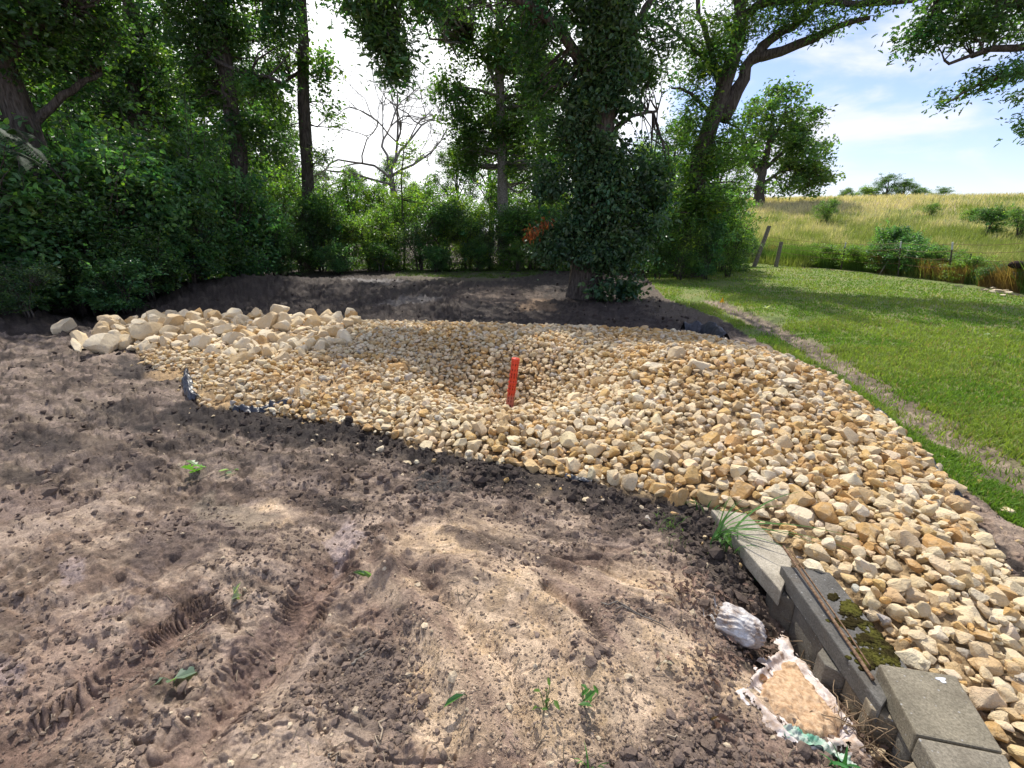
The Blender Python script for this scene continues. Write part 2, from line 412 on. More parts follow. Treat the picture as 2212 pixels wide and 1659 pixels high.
def rock_material(name, use_attr):
    m, nt, b = mat(name, 0.85, 0.2); p = pos(nt)
    if use_attr: base = attr(nt, 'Col').outputs['Color']
    else: base = nd(nt, 'ShaderNodeObjectInfo').outputs['Color']
    f1 = noise(nt, 17, 5, 0.62, p); f2 = noise(nt, 75, 5, 0.7, p); f0 = noise(nt, 1.3, 3, 0.5, p)
    pale = mixc(nt, mrange(nt, f1, 0.50, 0.66, 0, 0.5), base, (0.64, 0.53, 0.36))
    dust = mixc(nt, mrange(nt, f2, 0.54, 0.72, 0, 0.5), pale, (0.40, 0.25, 0.10))
    out = mixc(nt, mrange(nt, f0, 0.5, 0.66, 0, 0.28), dust, (0.46, 0.31, 0.15))
    out = mixc(nt, 1.0, out, gray(nt, mrange(nt, f2, 0.3, 0.7, 0.82, 1.14)), 'MULTIPLY')
    nt.links.new(out, b.inputs['Base Color'])
    q = bump(nt, b, f1, 0.8, 0.025); bump(nt, b, f2, 0.9, 0.009, q)
    return m
M['rock'] = rock_material('limestone', False); M['rock_mass'] = rock_material('limestone_mass', True)
m, nt, b = mat('clod', 0.95, 0.1); p = pos(nt)
f = noise(nt, 60, 5, 0.7, p)
nt.links.new(mixc(nt, 1.0, attr(nt, 'Col').outputs['Color'], gray(nt, mrange(nt, f, 0.3, 0.7, 0.7, 1.3)), 'MULTIPLY'), b.inputs['Base Color']); bump(nt, b, f, 0.8, 0.008); M['clod'] = m

m, nt, b = mat('concrete', 0.92, 0.15); p = pos(nt)
f1 = noise(nt, 7, 5, 0.6, p); f2 = noise(nt, 130, 4, 0.75, p); f3 = noise(nt, 5.5, 6, 0.7, p)
oi = nd(nt, 'ShaderNodeObjectInfo')
c = mixc(nt, 1.0, oi.outputs['Color'], gray(nt, mrange(nt, f1, 0.3, 0.7, 0.75, 1.25)), 'MULTIPLY')
c = mixc(nt, 1.0, c, gray(nt, mrange(nt, f2, 0.3, 0.7, 0.62, 1.45)), 'MULTIPLY')
vo = nd(nt, 'ShaderNodeTexVoronoi', Scale=38.0); nt.links.new(p, vo.inputs['Vector'])
c = mixc(nt, mrange(nt, vo.outputs['Distance'], 0.06, 0.14, 0.7, 0.0), c, (0.42, 0.42, 0.42))
c = mixc(nt, mrange(nt, f3, 0.50, 0.70, 0, 0.6), c, (0.10, 0.080, 0.058))
nt.links.new(c, b.inputs['Base Color']); q = bump(nt, b, f2, 0.8, 0.004); bump(nt, b, f3, 0.4, 0.01, q); M['concrete'] = m
m, nt, b = mat('moss', 1.0, 0.05); p = pos(nt)
f = noise(nt, 90, 5, 0.7, p); g_ = noise(nt, 14, 3, 0.6, p)
nt.links.new(mixc(nt, mrange(nt, g_, 0.45, 0.62, 0, 1), (0.040, 0.032, 0.012), (0.12, 0.115, 0.025)), b.inputs['Base Color']); bump(nt, b, f, 1.0, 0.012); M['moss'] = m

def simple(name, c1, c2, scale=20, rough=0.8, spec=0.3, bs=0.4, bd=0.01, metal=0.0, trans=0.0):
    m, nt, b = mat(name, rough, spec); p = pos(nt); f = noise(nt, scale, 5, 0.65, p)
    nt.links.new(mixc(nt, mrange(nt, f, 0.38, 0.64, 0, 1), c1, c2), b.inputs['Base Color']); bump(nt, b, f, bs, bd)
    b.inputs['Metallic'].default_value = metal; M[name] = m; return m
simple('weathered_wood', (0.12, 0.10, 0.08), (0.27, 0.24, 0.20), 30, 0.95, 0.1)
simple('dark_steel', (0.05, 0.045, 0.04), (0.12, 0.09, 0.07), 50, 0.7, 0.3)
simple('pale_paint', (0.5, 0.52, 0.55), (0.65, 0.65, 0.65), 40, 0.6, 0.3)
simple('rust', (0.11, 0.06, 0.035), (0.27, 0.18, 0.11), 90, 0.9, 0.2, 0.8, 0.003)
simple('black_fabric', (0.012, 0.013, 0.018), (0.045, 0.05, 0.065), 25, 0.38, 0.5, 0.3, 0.006)
simple('bag_plastic', (0.58, 0.57, 0.55), (0.26, 0.19, 0.14), 14, 0.45, 0.5, 0.8, 0.02)
simple('sack_cloth', (0.70, 0.64, 0.60), (0.42, 0.31, 0.23), 16, 0.8, 0.2, 0.9, 0.012)
simple('sack_green', (0.16, 0.40, 0.27), (0.50, 0.50, 0.44), 22, 0.8, 0.2, 0.6, 0.01)
simple('orange_sand', (0.40, 0.25, 0.14), (0.60, 0.43, 0.27), 60, 0.95, 0.1, 1.0, 0.006)
simple('flag_plastic', (0.85, 0.42, 0.01), (0.95, 0.52, 0.02), 5, 0.5, 0.3, 0.1, 0.002)
simple('hole_shade', (0.03, 0.008, 0.005), (0.045, 0.012, 0.008), 10, 0.9, 0.1)
simple('stick', (0.25, 0.19, 0.13), (0.42, 0.34, 0.25), 60, 0.9, 0.1)
# orange plastic with pale dust in a band near the foot
m, nt, b = mat('orange_plastic', 0.45, 0.45); tcx = nd(nt, 'ShaderNodeTexCoord'); sx = nd(nt, 'ShaderNodeSeparateXYZ')
nt.links.new(tcx.outputs['Object'], sx.inputs[0]); f = noise(nt, 30, 4, 0.6, tcx.outputs['Object'])
ad = nd(nt, 'ShaderNodeMath', operation='ADD'); nt.links.new(sx.outputs['Z'], ad.inputs[0]); nt.links.new(mrange(nt, f, 0.3, 0.7, -0.03, 0.03), ad.inputs[1])
nt.links.new(mixc(nt, mrange(nt, ad.outputs[0], 0.15, 0.20, 0.62, 0.04), (0.66, 0.052, 0.016), (0.34, 0.20, 0.17)), b.inputs['Base Color']); M['orange_plastic'] = m
# ------------------------------------------------------------------ ground: one sheet from under the camera to the horizon
def build_ground():
    inv = 1 / np.linspace(1 / 0.75, 1 / 34.0, 860)
    R = np.concatenate([np.linspace(0.03, 0.72, 12), inv, np.geomspace(35, 130, 60), np.geomspace(140, 1600, 14)])
    hf = np.radians(63)
    A = np.concatenate([np.linspace(-hf, hf, 980), np.linspace(hf, 2 * np.pi - hf, 90)[1:-1]])
    rr, aa = np.meshgrid(R, A, indexing='ij')
    x = (rr * np.sin(aa)).ravel(); y = (rr * np.cos(aa)).ravel()
    h = height(x, y)
    nr, na = len(R), len(A)
    idx = np.arange(nr * na).reshape(nr, na)
    a = idx[:-1]; b_ = idx[1:]
    f = np.stack([a, b_, np.roll(b_, -1, 1), np.roll(a, -1, 1)], -1).reshape(-1, 4)
    # colour of the ground itself
    jx = x + 0.10 * (fbm(x, y, 3.0, 3, 71) - 0.5) * 2; jy = y + 0.10 * (fbm(x, y, 3.0, 3, 72) - 0.5) * 2
    px, py, zc = topx(jx, jy)
    big = fbm(x, y, 0.9, 4, 51); med = fbm(x, y, 4.0, 4, 52); mot = fbm(x, y, 11.0, 4, 53, 0.6)
    c1 = np.array([0.235, 0.162, 0.115]); c2 = np.array([0.50, 0.375, 0.27])
    t = sst(0.38, 0.62, 0.5 * med + 0.5 * mot)[:, None]
    C = c1 * (1 - t) + c2 * t
    wet = 0.12 * np.ones(len(x))
    def lay(mask, colr):
        nonlocal C
        C = C * (1 - mask[:, None]) + np.asarray(colr) * mask[:, None]
    # farther soil on the left: dark mud, with dappled tree shade painted in
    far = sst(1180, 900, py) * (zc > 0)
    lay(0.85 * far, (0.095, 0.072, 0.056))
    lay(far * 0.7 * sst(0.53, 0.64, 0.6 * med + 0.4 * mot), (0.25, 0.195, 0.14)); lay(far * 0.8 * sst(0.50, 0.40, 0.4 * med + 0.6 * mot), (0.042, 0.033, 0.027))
    u = x * 0.95 - y * 0.30; v = x * 0.30 + y * 0.95
    scab = sst(0.50, 0.56, fbm(u * 3.0, v * 7.0, 1.9, 4, 157, 0.55)); drg = fbm(u * 1.6, v * 8.0, 1.5, 5, 163, 0.6)
    lay(0.55 * scab * sst(.45, .55, big), (0.17, 0.125, 0.098)); lay(0.5 * sst(0.52, 0.62, drg), (0.40, 0.305, 0.24)); lay(0.55 * sst(0.47, 0.36, drg), (0.105, 0.078, 0.062))
    lay(0.5 * sst(0.50, 0.62, fbm(x, y, .7, 3, 167)) * sst(1150, 1350, py), (0.30, 0.195, 0.145))
    for ln, w, _a, kind in FEAT:
        if kind == 1: lay(.7 * np.exp(-(dline(ln, x, y)[0] / (w * 1.1)) ** 2), (0.235, 0.150, 0.112))
    # sand washes
    s = sandmask(px + 60 * (med - 0.5), py + 60 * (med - 0.5)) * (zc > 0)
    streak = fbm(x * 1.0 + y * 0.8, (y - x) * 0.25, 4.0, 4, 81)
    s = s * sst(0.30, 0.55, streak + 0.15)
    lay(0.95 * s, (0.66, 0.49, 0.33))
    lay(0.5 * s * sst(0.5, 0.6, mot), (0.54, 0.37, 0.20)); lay(0.55 * s * sst(0.52, 0.62, fbm(u * 1.2, v * 9, 2.2, 4, 177)), (0.30, 0.215, 0.15))
    def blob(a, b, rx, ry, ang, colr, st, wt=0.0, edge=0.35):
        nonlocal wet
        ca, sa = math.cos(ang), math.sin(ang)
        u = ((px - a) * ca + (py - b) * sa) / rx; v = (-(px - a) * sa + (py - b) * ca) / ry
        d = np.sqrt(u * u + v * v) + 0.9 * (med - 0.5) + 0.7 * (mot - 0.5)
        m = sst(1.0, 1.0 - edge, d) * st * (zc > 0)
        lay(m, colr)
        if wt: wet = np.maximum(wet, wt * m)
    dark = (0.050, 0.041, 0.036)
    # dark moist band along the near edge of the stone
    d, _ = dline(SHORE, x, y)
    m = sst(0.42, 0.10, d + 0.45 * (med - 0.5) + 0.2 * (mot - 0.5)) * 0.95
    lay(m, (0.045, 0.036, 0.031))
    for q in [(930, 1060, 80, 32, .1, dark, .9, .5), (730, 1100, 60, 20, .2, dark, .8), (620, 945, 130, 22, .1, dark, .7), (300, 905, 170, 26, .05, dark, .6), (290, 800, 60, 28, 0, dark, .8),
              (90, 960, 130, 30, 0, dark, .6), (60, 1020, 80, 24, 0, dark, .7), (1070, 1190, 120, 40, .25, (0.10, 0.075, 0.062), .8), (540, 1000, 150, 26, .1, dark, .45), (400, 960, 140, 20, 0, dark, .5),
              (1440, 1130, 140, 50, .2, (0.085, 0.066, 0.053), .75), (1300, 1090, 150, 34, .1, (0.08, 0.062, 0.05), .7), (1590, 1230, 70, 90, .6, (0.11, 0.085, 0.065), .7), (1650, 1350, 70, 80, .5, (0.055, 0.045, 0.036), .9),
              (450, 1160, 210, 70, -.1, (0.14, 0.105, 0.09), .6), (800, 1520, 150, 110, .3, (0.20, 0.155, 0.125), .7), (820, 1420, 120, 60, .2, (0.19, 0.148, 0.12), .55), (1500, 1620, 110, 60, .3, (0.13, 0.10, 0.08), .7),
              (1270, 1365, 26, 70, -.45, (0.12, 0.09, 0.075), .8), (200, 1000, 150, 30, .1, (0.13, 0.10, 0.085), .5),
              (740, 1175, 28, 60, .35, (0.42, 0.32, 0.275), .9, .65, .3), (150, 1235, 40, 30, 0, (0.36, 0.27, 0.235), .8, .55, .4), (260, 1310, 50, 20, -.2, (0.36, 0.27, 0.235), .5, .5, .5), (60, 1080, 90, 34, .1, (0.32, 0.235, 0.19), .5, .2),
              (20, 1460, 60, 50, -.3, (0.32, 0.25, 0.24), .6, .5), (250, 1430, 170, 50, -.5, (0.25, 0.165, 0.125), .6), (560, 1400, 90, 60, -.7, (0.22, 0.15, 0.12), .6),
              (500, 1110, 110, 34, .2, (0.31, 0.25, 0.18), .6), (1500, 1100, 30, 16, 0, dark, .5), (560, 690, 60, 12, 0, dark, .3)]:
        blob(*q)
    # shaded forest-edge soil behind the stone: tree shade painted into the loam colour, tracked, with wet smears
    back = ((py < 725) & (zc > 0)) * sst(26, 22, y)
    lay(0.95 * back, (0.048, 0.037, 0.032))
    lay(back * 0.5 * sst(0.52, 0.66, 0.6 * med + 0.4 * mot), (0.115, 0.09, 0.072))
    blob(770, 615, 130, 9, .05, (0.13, 0.11, 0.105), .6, .8, .5); blob(870, 655, 90, 9, -.1, (0.15, 0.125, 0.115), .6, .75, .5)
    blob(1090, 640, 130, 22, 0, (0.19, 0.14, 0.105), .6); blob(1160, 660, 50, 14, 0, (0.30, 0.20, 0.12), .7)
    blob(960, 600, 160, 16, 0, (0.16, 0.135, 0.09), .6); blob(1480, 660, 130, 45, .3, (0.17, 0.135, 0.10), .6); blob(1640, 690, 90, 28, .5, (0.22, 0.175, 0.125), .7)
    p = inpoly(PATCH, jx, jy)
    lay(0.75 * p * sst(0.40, 0.55, med), (0.075, 0.115, 0.032))
    # leaf mould under the wood
    wood = (y > 21.5) * (x < 5.5)
    lay(0.9 * wood, (0.07, 0.055, 0.035))
    for bx_, by_, rx_, ry_ in ((2150, 1215, 60, 60), (2212, 1300, 70, 70), (2080, 1125, 40, 34)): blob(bx_, by_, rx_, ry_, .8, (0.055, 0.043, 0.035), .95)
    # lawn
    L = inpoly(LAWN, jx, jy).astype(float)
    lay(L * 0.92, (0.16, 0.21, 0.05)); lay(L * 0.6 * sst(0.48, 0.62, 0.5 * big + 0.5 * med), (0.25, 0.24, 0.09))
    dr, _ = dline(RUT, jx, jy); rutm = sst(0.34, 0.16, dr + 0.30 * (mot - 0.5)) * (zc > 0)
    lay(rutm * 0.92, (0.175, 0.130, 0.095)); lay(rutm * sst(0.50, 0.60, mot) * 0.8, (0.36, 0.28, 0.19))
    # stone bed under the rocks
    sd = sdist(PILE, jx, jy); pm = sst(0.03, -0.08, sd)
    lay(pm, (0.36, 0.255, 0.14)); lay(pm * sst(0.5, 0.6, med) * 0.6, (0.36, 0.25, 0.13))
    fines = np.zeros(len(x))
    for a, b, rx, ry in ((760, 850, 220, 26), (470, 880, 60, 14), (380, 815, 70, 14), (620, 840, 160, 20)):
        fines = np.maximum(fines, np.exp(-(((px - a) / rx) ** 2 + ((py - b) / ry) ** 2)))
    lay(sst(0.3, 0.7, fines) * 0.8, (0.46, 0.31, 0.16))
    # rough meadow on the hill
    md = ((meadow_h(x, y) > 0.01) & (x > 4)) | ((x > 14.2) & (y > 8) & (L < .5)); y_ = np.maximum(y, 20)
    g1 = fbm(x, y, 0.12, 4, 91); g2 = fbm(x, y, 0.8, 4, 92)
    tt = sst(0.35, 0.65, 0.5 * g1 + 0.5 * g2 + 0.22 * (sst(30, 75, y) - 0.5))[:, None]
    MC = np.array([0.16, 0.20, 0.06]) * (1 - tt) + np.array([0.42, 0.33, 0.19]) * tt
    mm = (md * 1.0)[:, None]
    C = C * (1 - mm) + MC * mm
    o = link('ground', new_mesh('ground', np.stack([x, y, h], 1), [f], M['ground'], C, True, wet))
    o['kind'] = 'structure'
build_ground()

# ------------------------------------------------------------------ limestone
def ico(sub):
    bm = bmesh.new(); bmesh.ops.create_icosphere(bm, subdivisions=sub, radius=1.0)
    V = np.array([v.co[:] for v in bm.verts]); Fc = np.array([[v.index for v in f.verts] for f in bm.faces]); bm.free()
    return V, Fc
ICO1, ICO2, ICO3 = ico(1), ico(2), ico(3)
def rock_shape(base, seed, planes=14, rough=0.02, lo=0.48, hi=0.82):
    r = np.random.default_rng(seed); V, Fc = base; V = V.copy()
    for i in range(planes):
        n = r.normal(size=3); n /= np.linalg.norm(n); d = r.uniform(lo, hi)
        s = V @ n - d; V = V - np.clip(s, 0, None)[:, None] * n
    V += r.normal(size=V.shape) * rough
    V += 0.035 * np.sin(V[:, [1, 2, 0]] * r.uniform(3, 6, 3) + r.uniform(0, 6, 3))
    V *= np.array([1.0, r.uniform(0.68, 0.9), r.uniform(0.5, 0.78)])
    V /= np.abs(V[:, 0]).max()
    return V, Fc
def rand_rot(n, r, tilt=0.6):
    """random spin with a limited tilt -> (n,3,3)"""
    a = r.uniform(0, 2 * np.pi, n); b = r.normal(0, tilt, n); c = r.normal(0, tilt, n)
    def R(ax, t):
        z = np.zeros((len(t), 3, 3)); i, j = [(1, 2), (2, 0), (0, 1)][ax]
        z[:, ax, ax] = 1; z[:, i, i] = np.cos(t); z[:, j, j] = np.cos(t); z[:, i, j] = -np.sin(t); z[:, j, i] = np.sin(t); return z
    return R(2, a) @ R(0, b) @ R(1, c)
def throw(poly, rfun, tries, r, overlap=0.82, avoid=None):
    """dart throwing with variable radii, big stones first"""
    xs = [p[0] for p in poly]; ys = [p[1] for p in poly]
    X = r.uniform(min(xs), max(xs), tries); Y = r.uniform(min(ys), max(ys), tries)
    m = inpoly(poly, X, Y); X = X[m]; Y = Y[m]; Rr = rfun(len(X), X, Y); o = np.argsort(-Rr); X, Y, Rr = X[o], Y[o], Rr[o]
    cell = 0.1 if Rr.max() < 0.1 else 0.35; grid = {}; out = []
    if avoid is not None:
        m = np.ones(len(X), bool)
        for x, y, q in avoid: m &= (X - x) ** 2 + (Y - y) ** 2 > ((Rr + q) * overlap) ** 2
        X, Y, Rr = X[m], Y[m], Rr[m]
    for x, y, q in zip(X.tolist(), Y.tolist(), Rr.tolist()):
        cx, cy = int(x // cell), int(y // cell); ok = True
        reach = 1 if q * 2 * overlap < cell else 2
        for i in range(cx - reach, cx + reach + 1):
            for j in range(cy - reach, cy + reach + 1):
                for (a, b, c) in grid.get((i, j), ()):
                    t = (q + c) * overlap
                    if (a - x) ** 2 + (b - y) ** 2 < t * t: ok = False; break
                if not ok: break
            if not ok: break
        if ok: grid.setdefault((cx, cy), []).append((x, y, q)); out.append((x, y, q))
    return np.array(out)

TONES = np.array([[0.69, 0.58, 0.40], [0.72, 0.64, 0.49], [0.58, 0.43, 0.24], [0.52, 0.33, 0.145], [0.62, 0.50, 0.33], [0.55, 0.37, 0.16], [0.44, 0.42, 0.39]])
TONES = TONES * np.array([1.04, 0.99, 0.90])
TP = np.array([0.30, 0.18, 0.17, 0.09, 0.18, 0.06, 0.02])
TNAME = ['cream', 'whitish', 'tan', 'ochre', 'buff', 'ochre', 'grey']

def sharp(me, deg=24):
    me.set_sharp_from_angle(angle=math.radians(deg)); return me
def build_boulders():
    r = np.random.default_rng(5)
    meshes = []
    for k in range(9):
        V, Fc = rock_shape(ICO3, 300 + k, 17, 0.011, 0.42, 0.74)
        V = V * np.array([1, 1, 1.12]); meshes.append(sharp(new_mesh('boulder', V, [Fc], M['rock'], None, True)))
    items = []   # x, y, radius, z lift, tone, label
    hand = [  # px, py, width px, tone, label
        (140, 706, 62, 1, 'pale round boulder at the far left tip of the stone berm'),
        (178, 728, 74, 0, 'long smooth buff boulder just right of the far left tip boulder'),
        (166, 742, 72, 1, 'low white slab boulder at the left foot of the berm'),
        (228, 748, 70, 1, 'white slab boulder where the curved tail joins the berm'),
        (330, 716, 84, 0, 'large slanted boulder on the left shoulder of the berm'),
        (372, 700, 74, 4, 'rounded boulder on the berm crest, left one of the highest pair'),
        (418, 708, 84, 0, 'broad boulder on the berm crest, right one of the highest pair'),
        (480, 712, 70, 1, 'flat-topped pale boulder on the crest right of the highest pair'),
        (584, 702, 52, 4, 'egg-shaped grey boulder poking up mid crest of the berm'),
        (540, 728, 60, 2, 'tan boulder set in the middle row of the berm'),
        (612, 768, 66, 4, 'square-cut cream block at the front foot of the berm'),
        (656, 762, 56, 0, 'square-cut cream block right of the other at the foot of the berm'),
        (690, 738, 46, 5, 'ochre upright block near the right end of the berm'),
        (718, 720, 46, 2, 'tan block on the crest near the right end of the berm'),
        (525, 770, 86, 2, 'broad tan boulder low on the front of the berm'),
        (856, 775, 76, 3, 'brown flat boulder lying alone between berm and bowl'),
        (1410, 772, 80, 1, 'whitish boulder half sunk in the far right rim of the bowl'),
        (1460, 758, 50, 4, 'buff boulder between the two whitish sunken ones'),
        (1520, 775, 74, 1, 'tan-dusted whitish boulder right of the bowl below the black fabric'),
        (1610, 812, 46, 0, 'white flattish boulder in the upper right of the stone'),
        (1690, 812, 64, 1, 'whitish boulder near the lawn edge, upper right of the stone'),
        (1238, 850, 44, 0, 'pale cobble boulder at the right floor of the bowl'),
        (1300, 812, 50, 2, 'tan boulder on the right slope of the bowl'),
        (1445, 938, 42, 6, 'grey boulder with a dark face in front of the bowl'),
        (1770, 1165, 60, 3, 'ochre boulder above the pale end slab')]
    for hi_, (px, py, wpx, tone, lab) in enumerate(hand):
        if hi_ < 15: wpx *= 0.66
        p = G(px, py); zc = p[1] * CP - (p[2] - H) * SP
        rad = 0.5 * wpx * zc / F_PX
        lift = 0.30 * rad if py > 750 else 0.55 * rad
        q = G(px, py + 0.33 * wpx)
        items.append((q[0], q[1], rad, lift, tone, lab))
    T = throw(BERM, lambda n, X, Y: r.uniform(0.065, 0.125, n) * (0.85 + 0.2 * (Y > P(0, 745)[1])), 6000, r, 0.74, avoid=[(i[0], i[1], i[2] * 0.85) for i in items[:15]])
    back = P(0, 728)[1]
    for x, y, q in T[::1]:
        if (q > 0.3): continue
        tone = int(r.choice(5, p=[.36, .44, .07, .02, .11]))
        rim = 'crest' if y > back else 'front'
        side = 'left' if x < P(420, 740)[0] else ('middle' if x < P(600, 740)[0] else 'right')
        items.append((x, y, q, q * (0.30 + 0.30 * r.random()), tone, None if False else f'{TNAME[tone]} boulder packed in the {side} {rim} of the stone berm'))
    # second course resting in the gaps of the crest
    T2 = throw(BERM, lambda n, X, Y: r.uniform(0.08, 0.125, n), 2500, r, 1.45)
    for x, y, q in T2:
        if y < back: continue
        tone = int(r.choice(5, p=[.38, .27, .13, .07, .15]))
        items.append((x, y, q, q * 1.3, tone, f'{TNAME[tone]} boulder resting on top along the crest of the stone berm'))
    occ = []
    for i, (x, y, q, lift, tone, lab) in enumerate(items):
        z = hz(x, y) + lift
        o = link('boulder', meshes[i % 9], None, (x, y, z), (r.normal(0, 0.25), r.normal(0, 0.25), r.uniform(0, 6.28)), q * 1.05)
        if i in (1, 2): o.scale = (q * 1.7, q * 0.7, q * 0.7); o.rotation_euler = (0, 0.35, -0.6)
        if i < 25 and i >= 15: o.rotation_euler = (0, 0, r.uniform(-0.4, 0.4))
        c = TONES[tone] * r.uniform(0.92, 1.06); o.color = (*c, 1)
        tagp(o, lab, 'boulder', None if i < 25 else 'boulders packed in the stone berm: ' + lab.split(' boulder ')[0] + ' ' + lab.split(' the ', 1)[1])
        if 15 <= i < 25: o.scale = (q * .95, q * .85, q * .62); o.location.z = hz(x, y) + q * .12
        occ.append((x, y, q))
    return occ
OCC = build_boulders()

def build_rocks():
    r = np.random.default_rng(9)
    def rf(n, X, Y):
        px, py, zc = topx(X, Y)
        base = np.exp(r.normal(math.log(0.0285), 0.27, n))
        big = r.random(n) < 0.02; base = np.where(big, r.uniform(0.052, 0.070, n), base)
        f = np.where((px < 1000) & (py < 930), 0.80, 1.0)          # smaller spalls on the left
        f = f * np.where(py > 900, 1.0 + .10 * sst(900, 1020, py) - .26 * sst(1120, 1400, py), 1.0)
        return np.clip(base * f, 0.015, 0.078)
    A = throw(PILE, rf, 270000, r, 0.69, avoid=OCC)
    B = throw(PILE, lambda n, X, Y: np.exp(r.normal(math.log(0.025), 0.25, n)), 80000, r, 0.85)
    keepB = np.ones(len(B), bool)
    rows = [(x, y, q, (0.25 + 0.55 * r.random()) * q + 0.012) for x, y, q in A] + [(x, y, q, q * 0.9 + 0.022 + 0.020 * r.random()) for x, y, q in B[r.random(len(B)) < 0.7]]
    # stragglers lying on the soil round the heap
    E = []
    for _ in range(700):
        i = r.integers(len(PILE)); a = np.array(PILE[i]); b = np.array(PILE[(i + 1) % len(PILE)]); t = r.random()
        p = a * (1 - t) + b * t + r.normal(0, 0.11, 2)
        if p[1] < 0.9: continue
        q = float(np.exp(r.normal(math.log(0.021), 0.4))); E.append((p[0], p[1], q, q * 0.3))
    rows += E
    D = np.array(rows)
    px, py, zc = topx(D[:, 0], D[:, 1], 0.0)
    # thin out where fines cover the stone
    fin = np.exp(-(((px - 730) / 200) ** 2 + ((py - 848) / 24) ** 2)) + np.exp(-(((px - 450) / 80) ** 2 + ((py - 870) / 20) ** 2)) + np.exp(-(((px - 380) / 80) ** 2 + ((py - 815) / 16) ** 2)) + 0.6 * np.exp(-(((px - 1560) / 150) ** 2 + ((py - 950) / 24) ** 2))
    keep = r.random(len(D)) > 0.8 * fin
    # clear of the pipe and of the concrete caps
    D = D[keep]; px, py, zc = px[keep], py[keep], zc[keep]
    pp = PIPE_BASE
    keep = np.hypot(D[:, 0] - pp[0], D[:, 1] - pp[1]) > 0.045 + D[:, 2] * 0.75
    for poly in CAPS_W:
        keep &= sdist(poly, D[:, 0], D[:, 1]) > D[:, 2] * 0.55
    D = D[keep]; px, py, zc = px[keep], py[keep], zc[keep]
    Z = height(D[:, 0], D[:, 1], False) + D[:, 3]
    n = len(D)
    tone = r.choice(7, n, p=TP)
    greyish = (px > 1650) | (py > 1100)
    warm = fbm(D[:, 0], D[:, 1], 0.7, 3, 66)
    tone = np.where((warm > 0.56) & (r.random(n) < 0.35), 5, tone)
    colr = TONES[tone] * r.uniform(0.88, 1.10, (n, 1)) * (1 + r.normal(0, 0.015, (n, 3)))
    print('rocks', n)
    big = D[:, 2] / np.maximum(zc, 0.3)
    inv = (px > 5) & (px < 2207) & (py < 1650) & (py > 690) & (zc > 0.5)
    order = np.argsort(-np.where(inv, big, 0)); ind = order[:300]; rest = order[300:]
    ms = []
    for k in range(12):
        V, Fc = rock_shape(ICO3, 100 + k, 14, 0.006); ms.append(sharp(new_mesh('rock', V, [Fc], M['rock'], None, True)))
    RR = rand_rot(n, r, 0.5)
    for j, i in enumerate(ind):
        o = link('limestone_rock', ms[j % 12], None, (D[i, 0], D[i, 1], Z[i]), Matrix(RR[i].tolist()).to_euler(), float(D[i, 2]))
        o.color = (*colr[i], 1)
        t = TNAME[tone[i]]
        if py[i] > 1420: w = 'along the bottom right, right of the flat concrete caps'
        elif py[i] > 1240: w = 'beside the mossy concrete cap' if px[i] < 1980 else 'near the right edge, level with the mossy cap'
        elif py[i] > 1120: w = 'around the pale end slab' if px[i] < 1850 else 'on the right slope near the lawn, level with the end slab'
        elif py[i] > 980: w = 'on the near edge above the dark soil' if px[i] < 1500 else 'on the middle right slope of the heap'
        else: w = 'near the bowl and the orange pipe' if px[i] < 1350 else 'on the upper right of the heap'
        lab = f'{t} angular limestone rock {w}'
        tagp(o, lab, 'rock', 'rocks: ' + lab)
    parts_ = MB(); spx = D[rest, 2] / np.maximum(zc[rest], .3) * 455
    for sub, sel, sd0 in ((ICO2, rest[(spx > 3.0)], 500), (ICO1, rest[(spx <= 3.0)], 540)):
        bases = [rock_shape(sub, sd0 + k, 10 if sub is ICO2 else 6, 0.012) for k in range(20)]; Fc = bases[0][1]; nv = len(bases[0][0])
        BV = np.stack([q_[0] for q_ in bases])[r.integers(0, 20, len(sel))]
        V = np.einsum('nij,nvj->nvi', RR[sel], BV) * D[sel, 2][:, None, None] + np.stack([D[sel, 0], D[sel, 1], Z[sel]], 1)[:, None]
        parts_.add(V.reshape(-1, 3), (Fc[None] + (np.arange(len(sel)) * nv)[:, None, None]).reshape(-1, 3), np.repeat(colr[sel], nv, 0))
    o = link('limestone_rocks', parts_.build('limestone_rocks', M['rock_mass']))
    tagp(o, 'cream, tan and ochre crushed limestone heaped round the orange pipe', 'limestone', None, 'stuff')
def cap_w(pp, z): return [tuple(P(a, b, z)[:2]) for a, b in pp]
PIPE_BASE = G(1100, 882)
CAPDEF = [  # top corners as seen, height of the top, thickness
    ('slab', [(1536, 1100), (1612, 1108), (1716, 1206), (1688, 1278)], 0.075, 0.09),
    ('mossy', [(1686, 1221), (1793, 1236), (1962, 1442), (1905, 1528)], 0.12, 0.085),
    ('flat', [(1898, 1433), (2065, 1459), (2168, 1624), (1980, 1586)], 0.175, 0.085),
    ('last', [(1982, 1592), (2172, 1630), (2260, 1800), (2085, 1760)], 0.175, 0.085)]
CAPS_W = [cap_w(c[1], c[2]) for c in CAPDEF]
build_rocks()

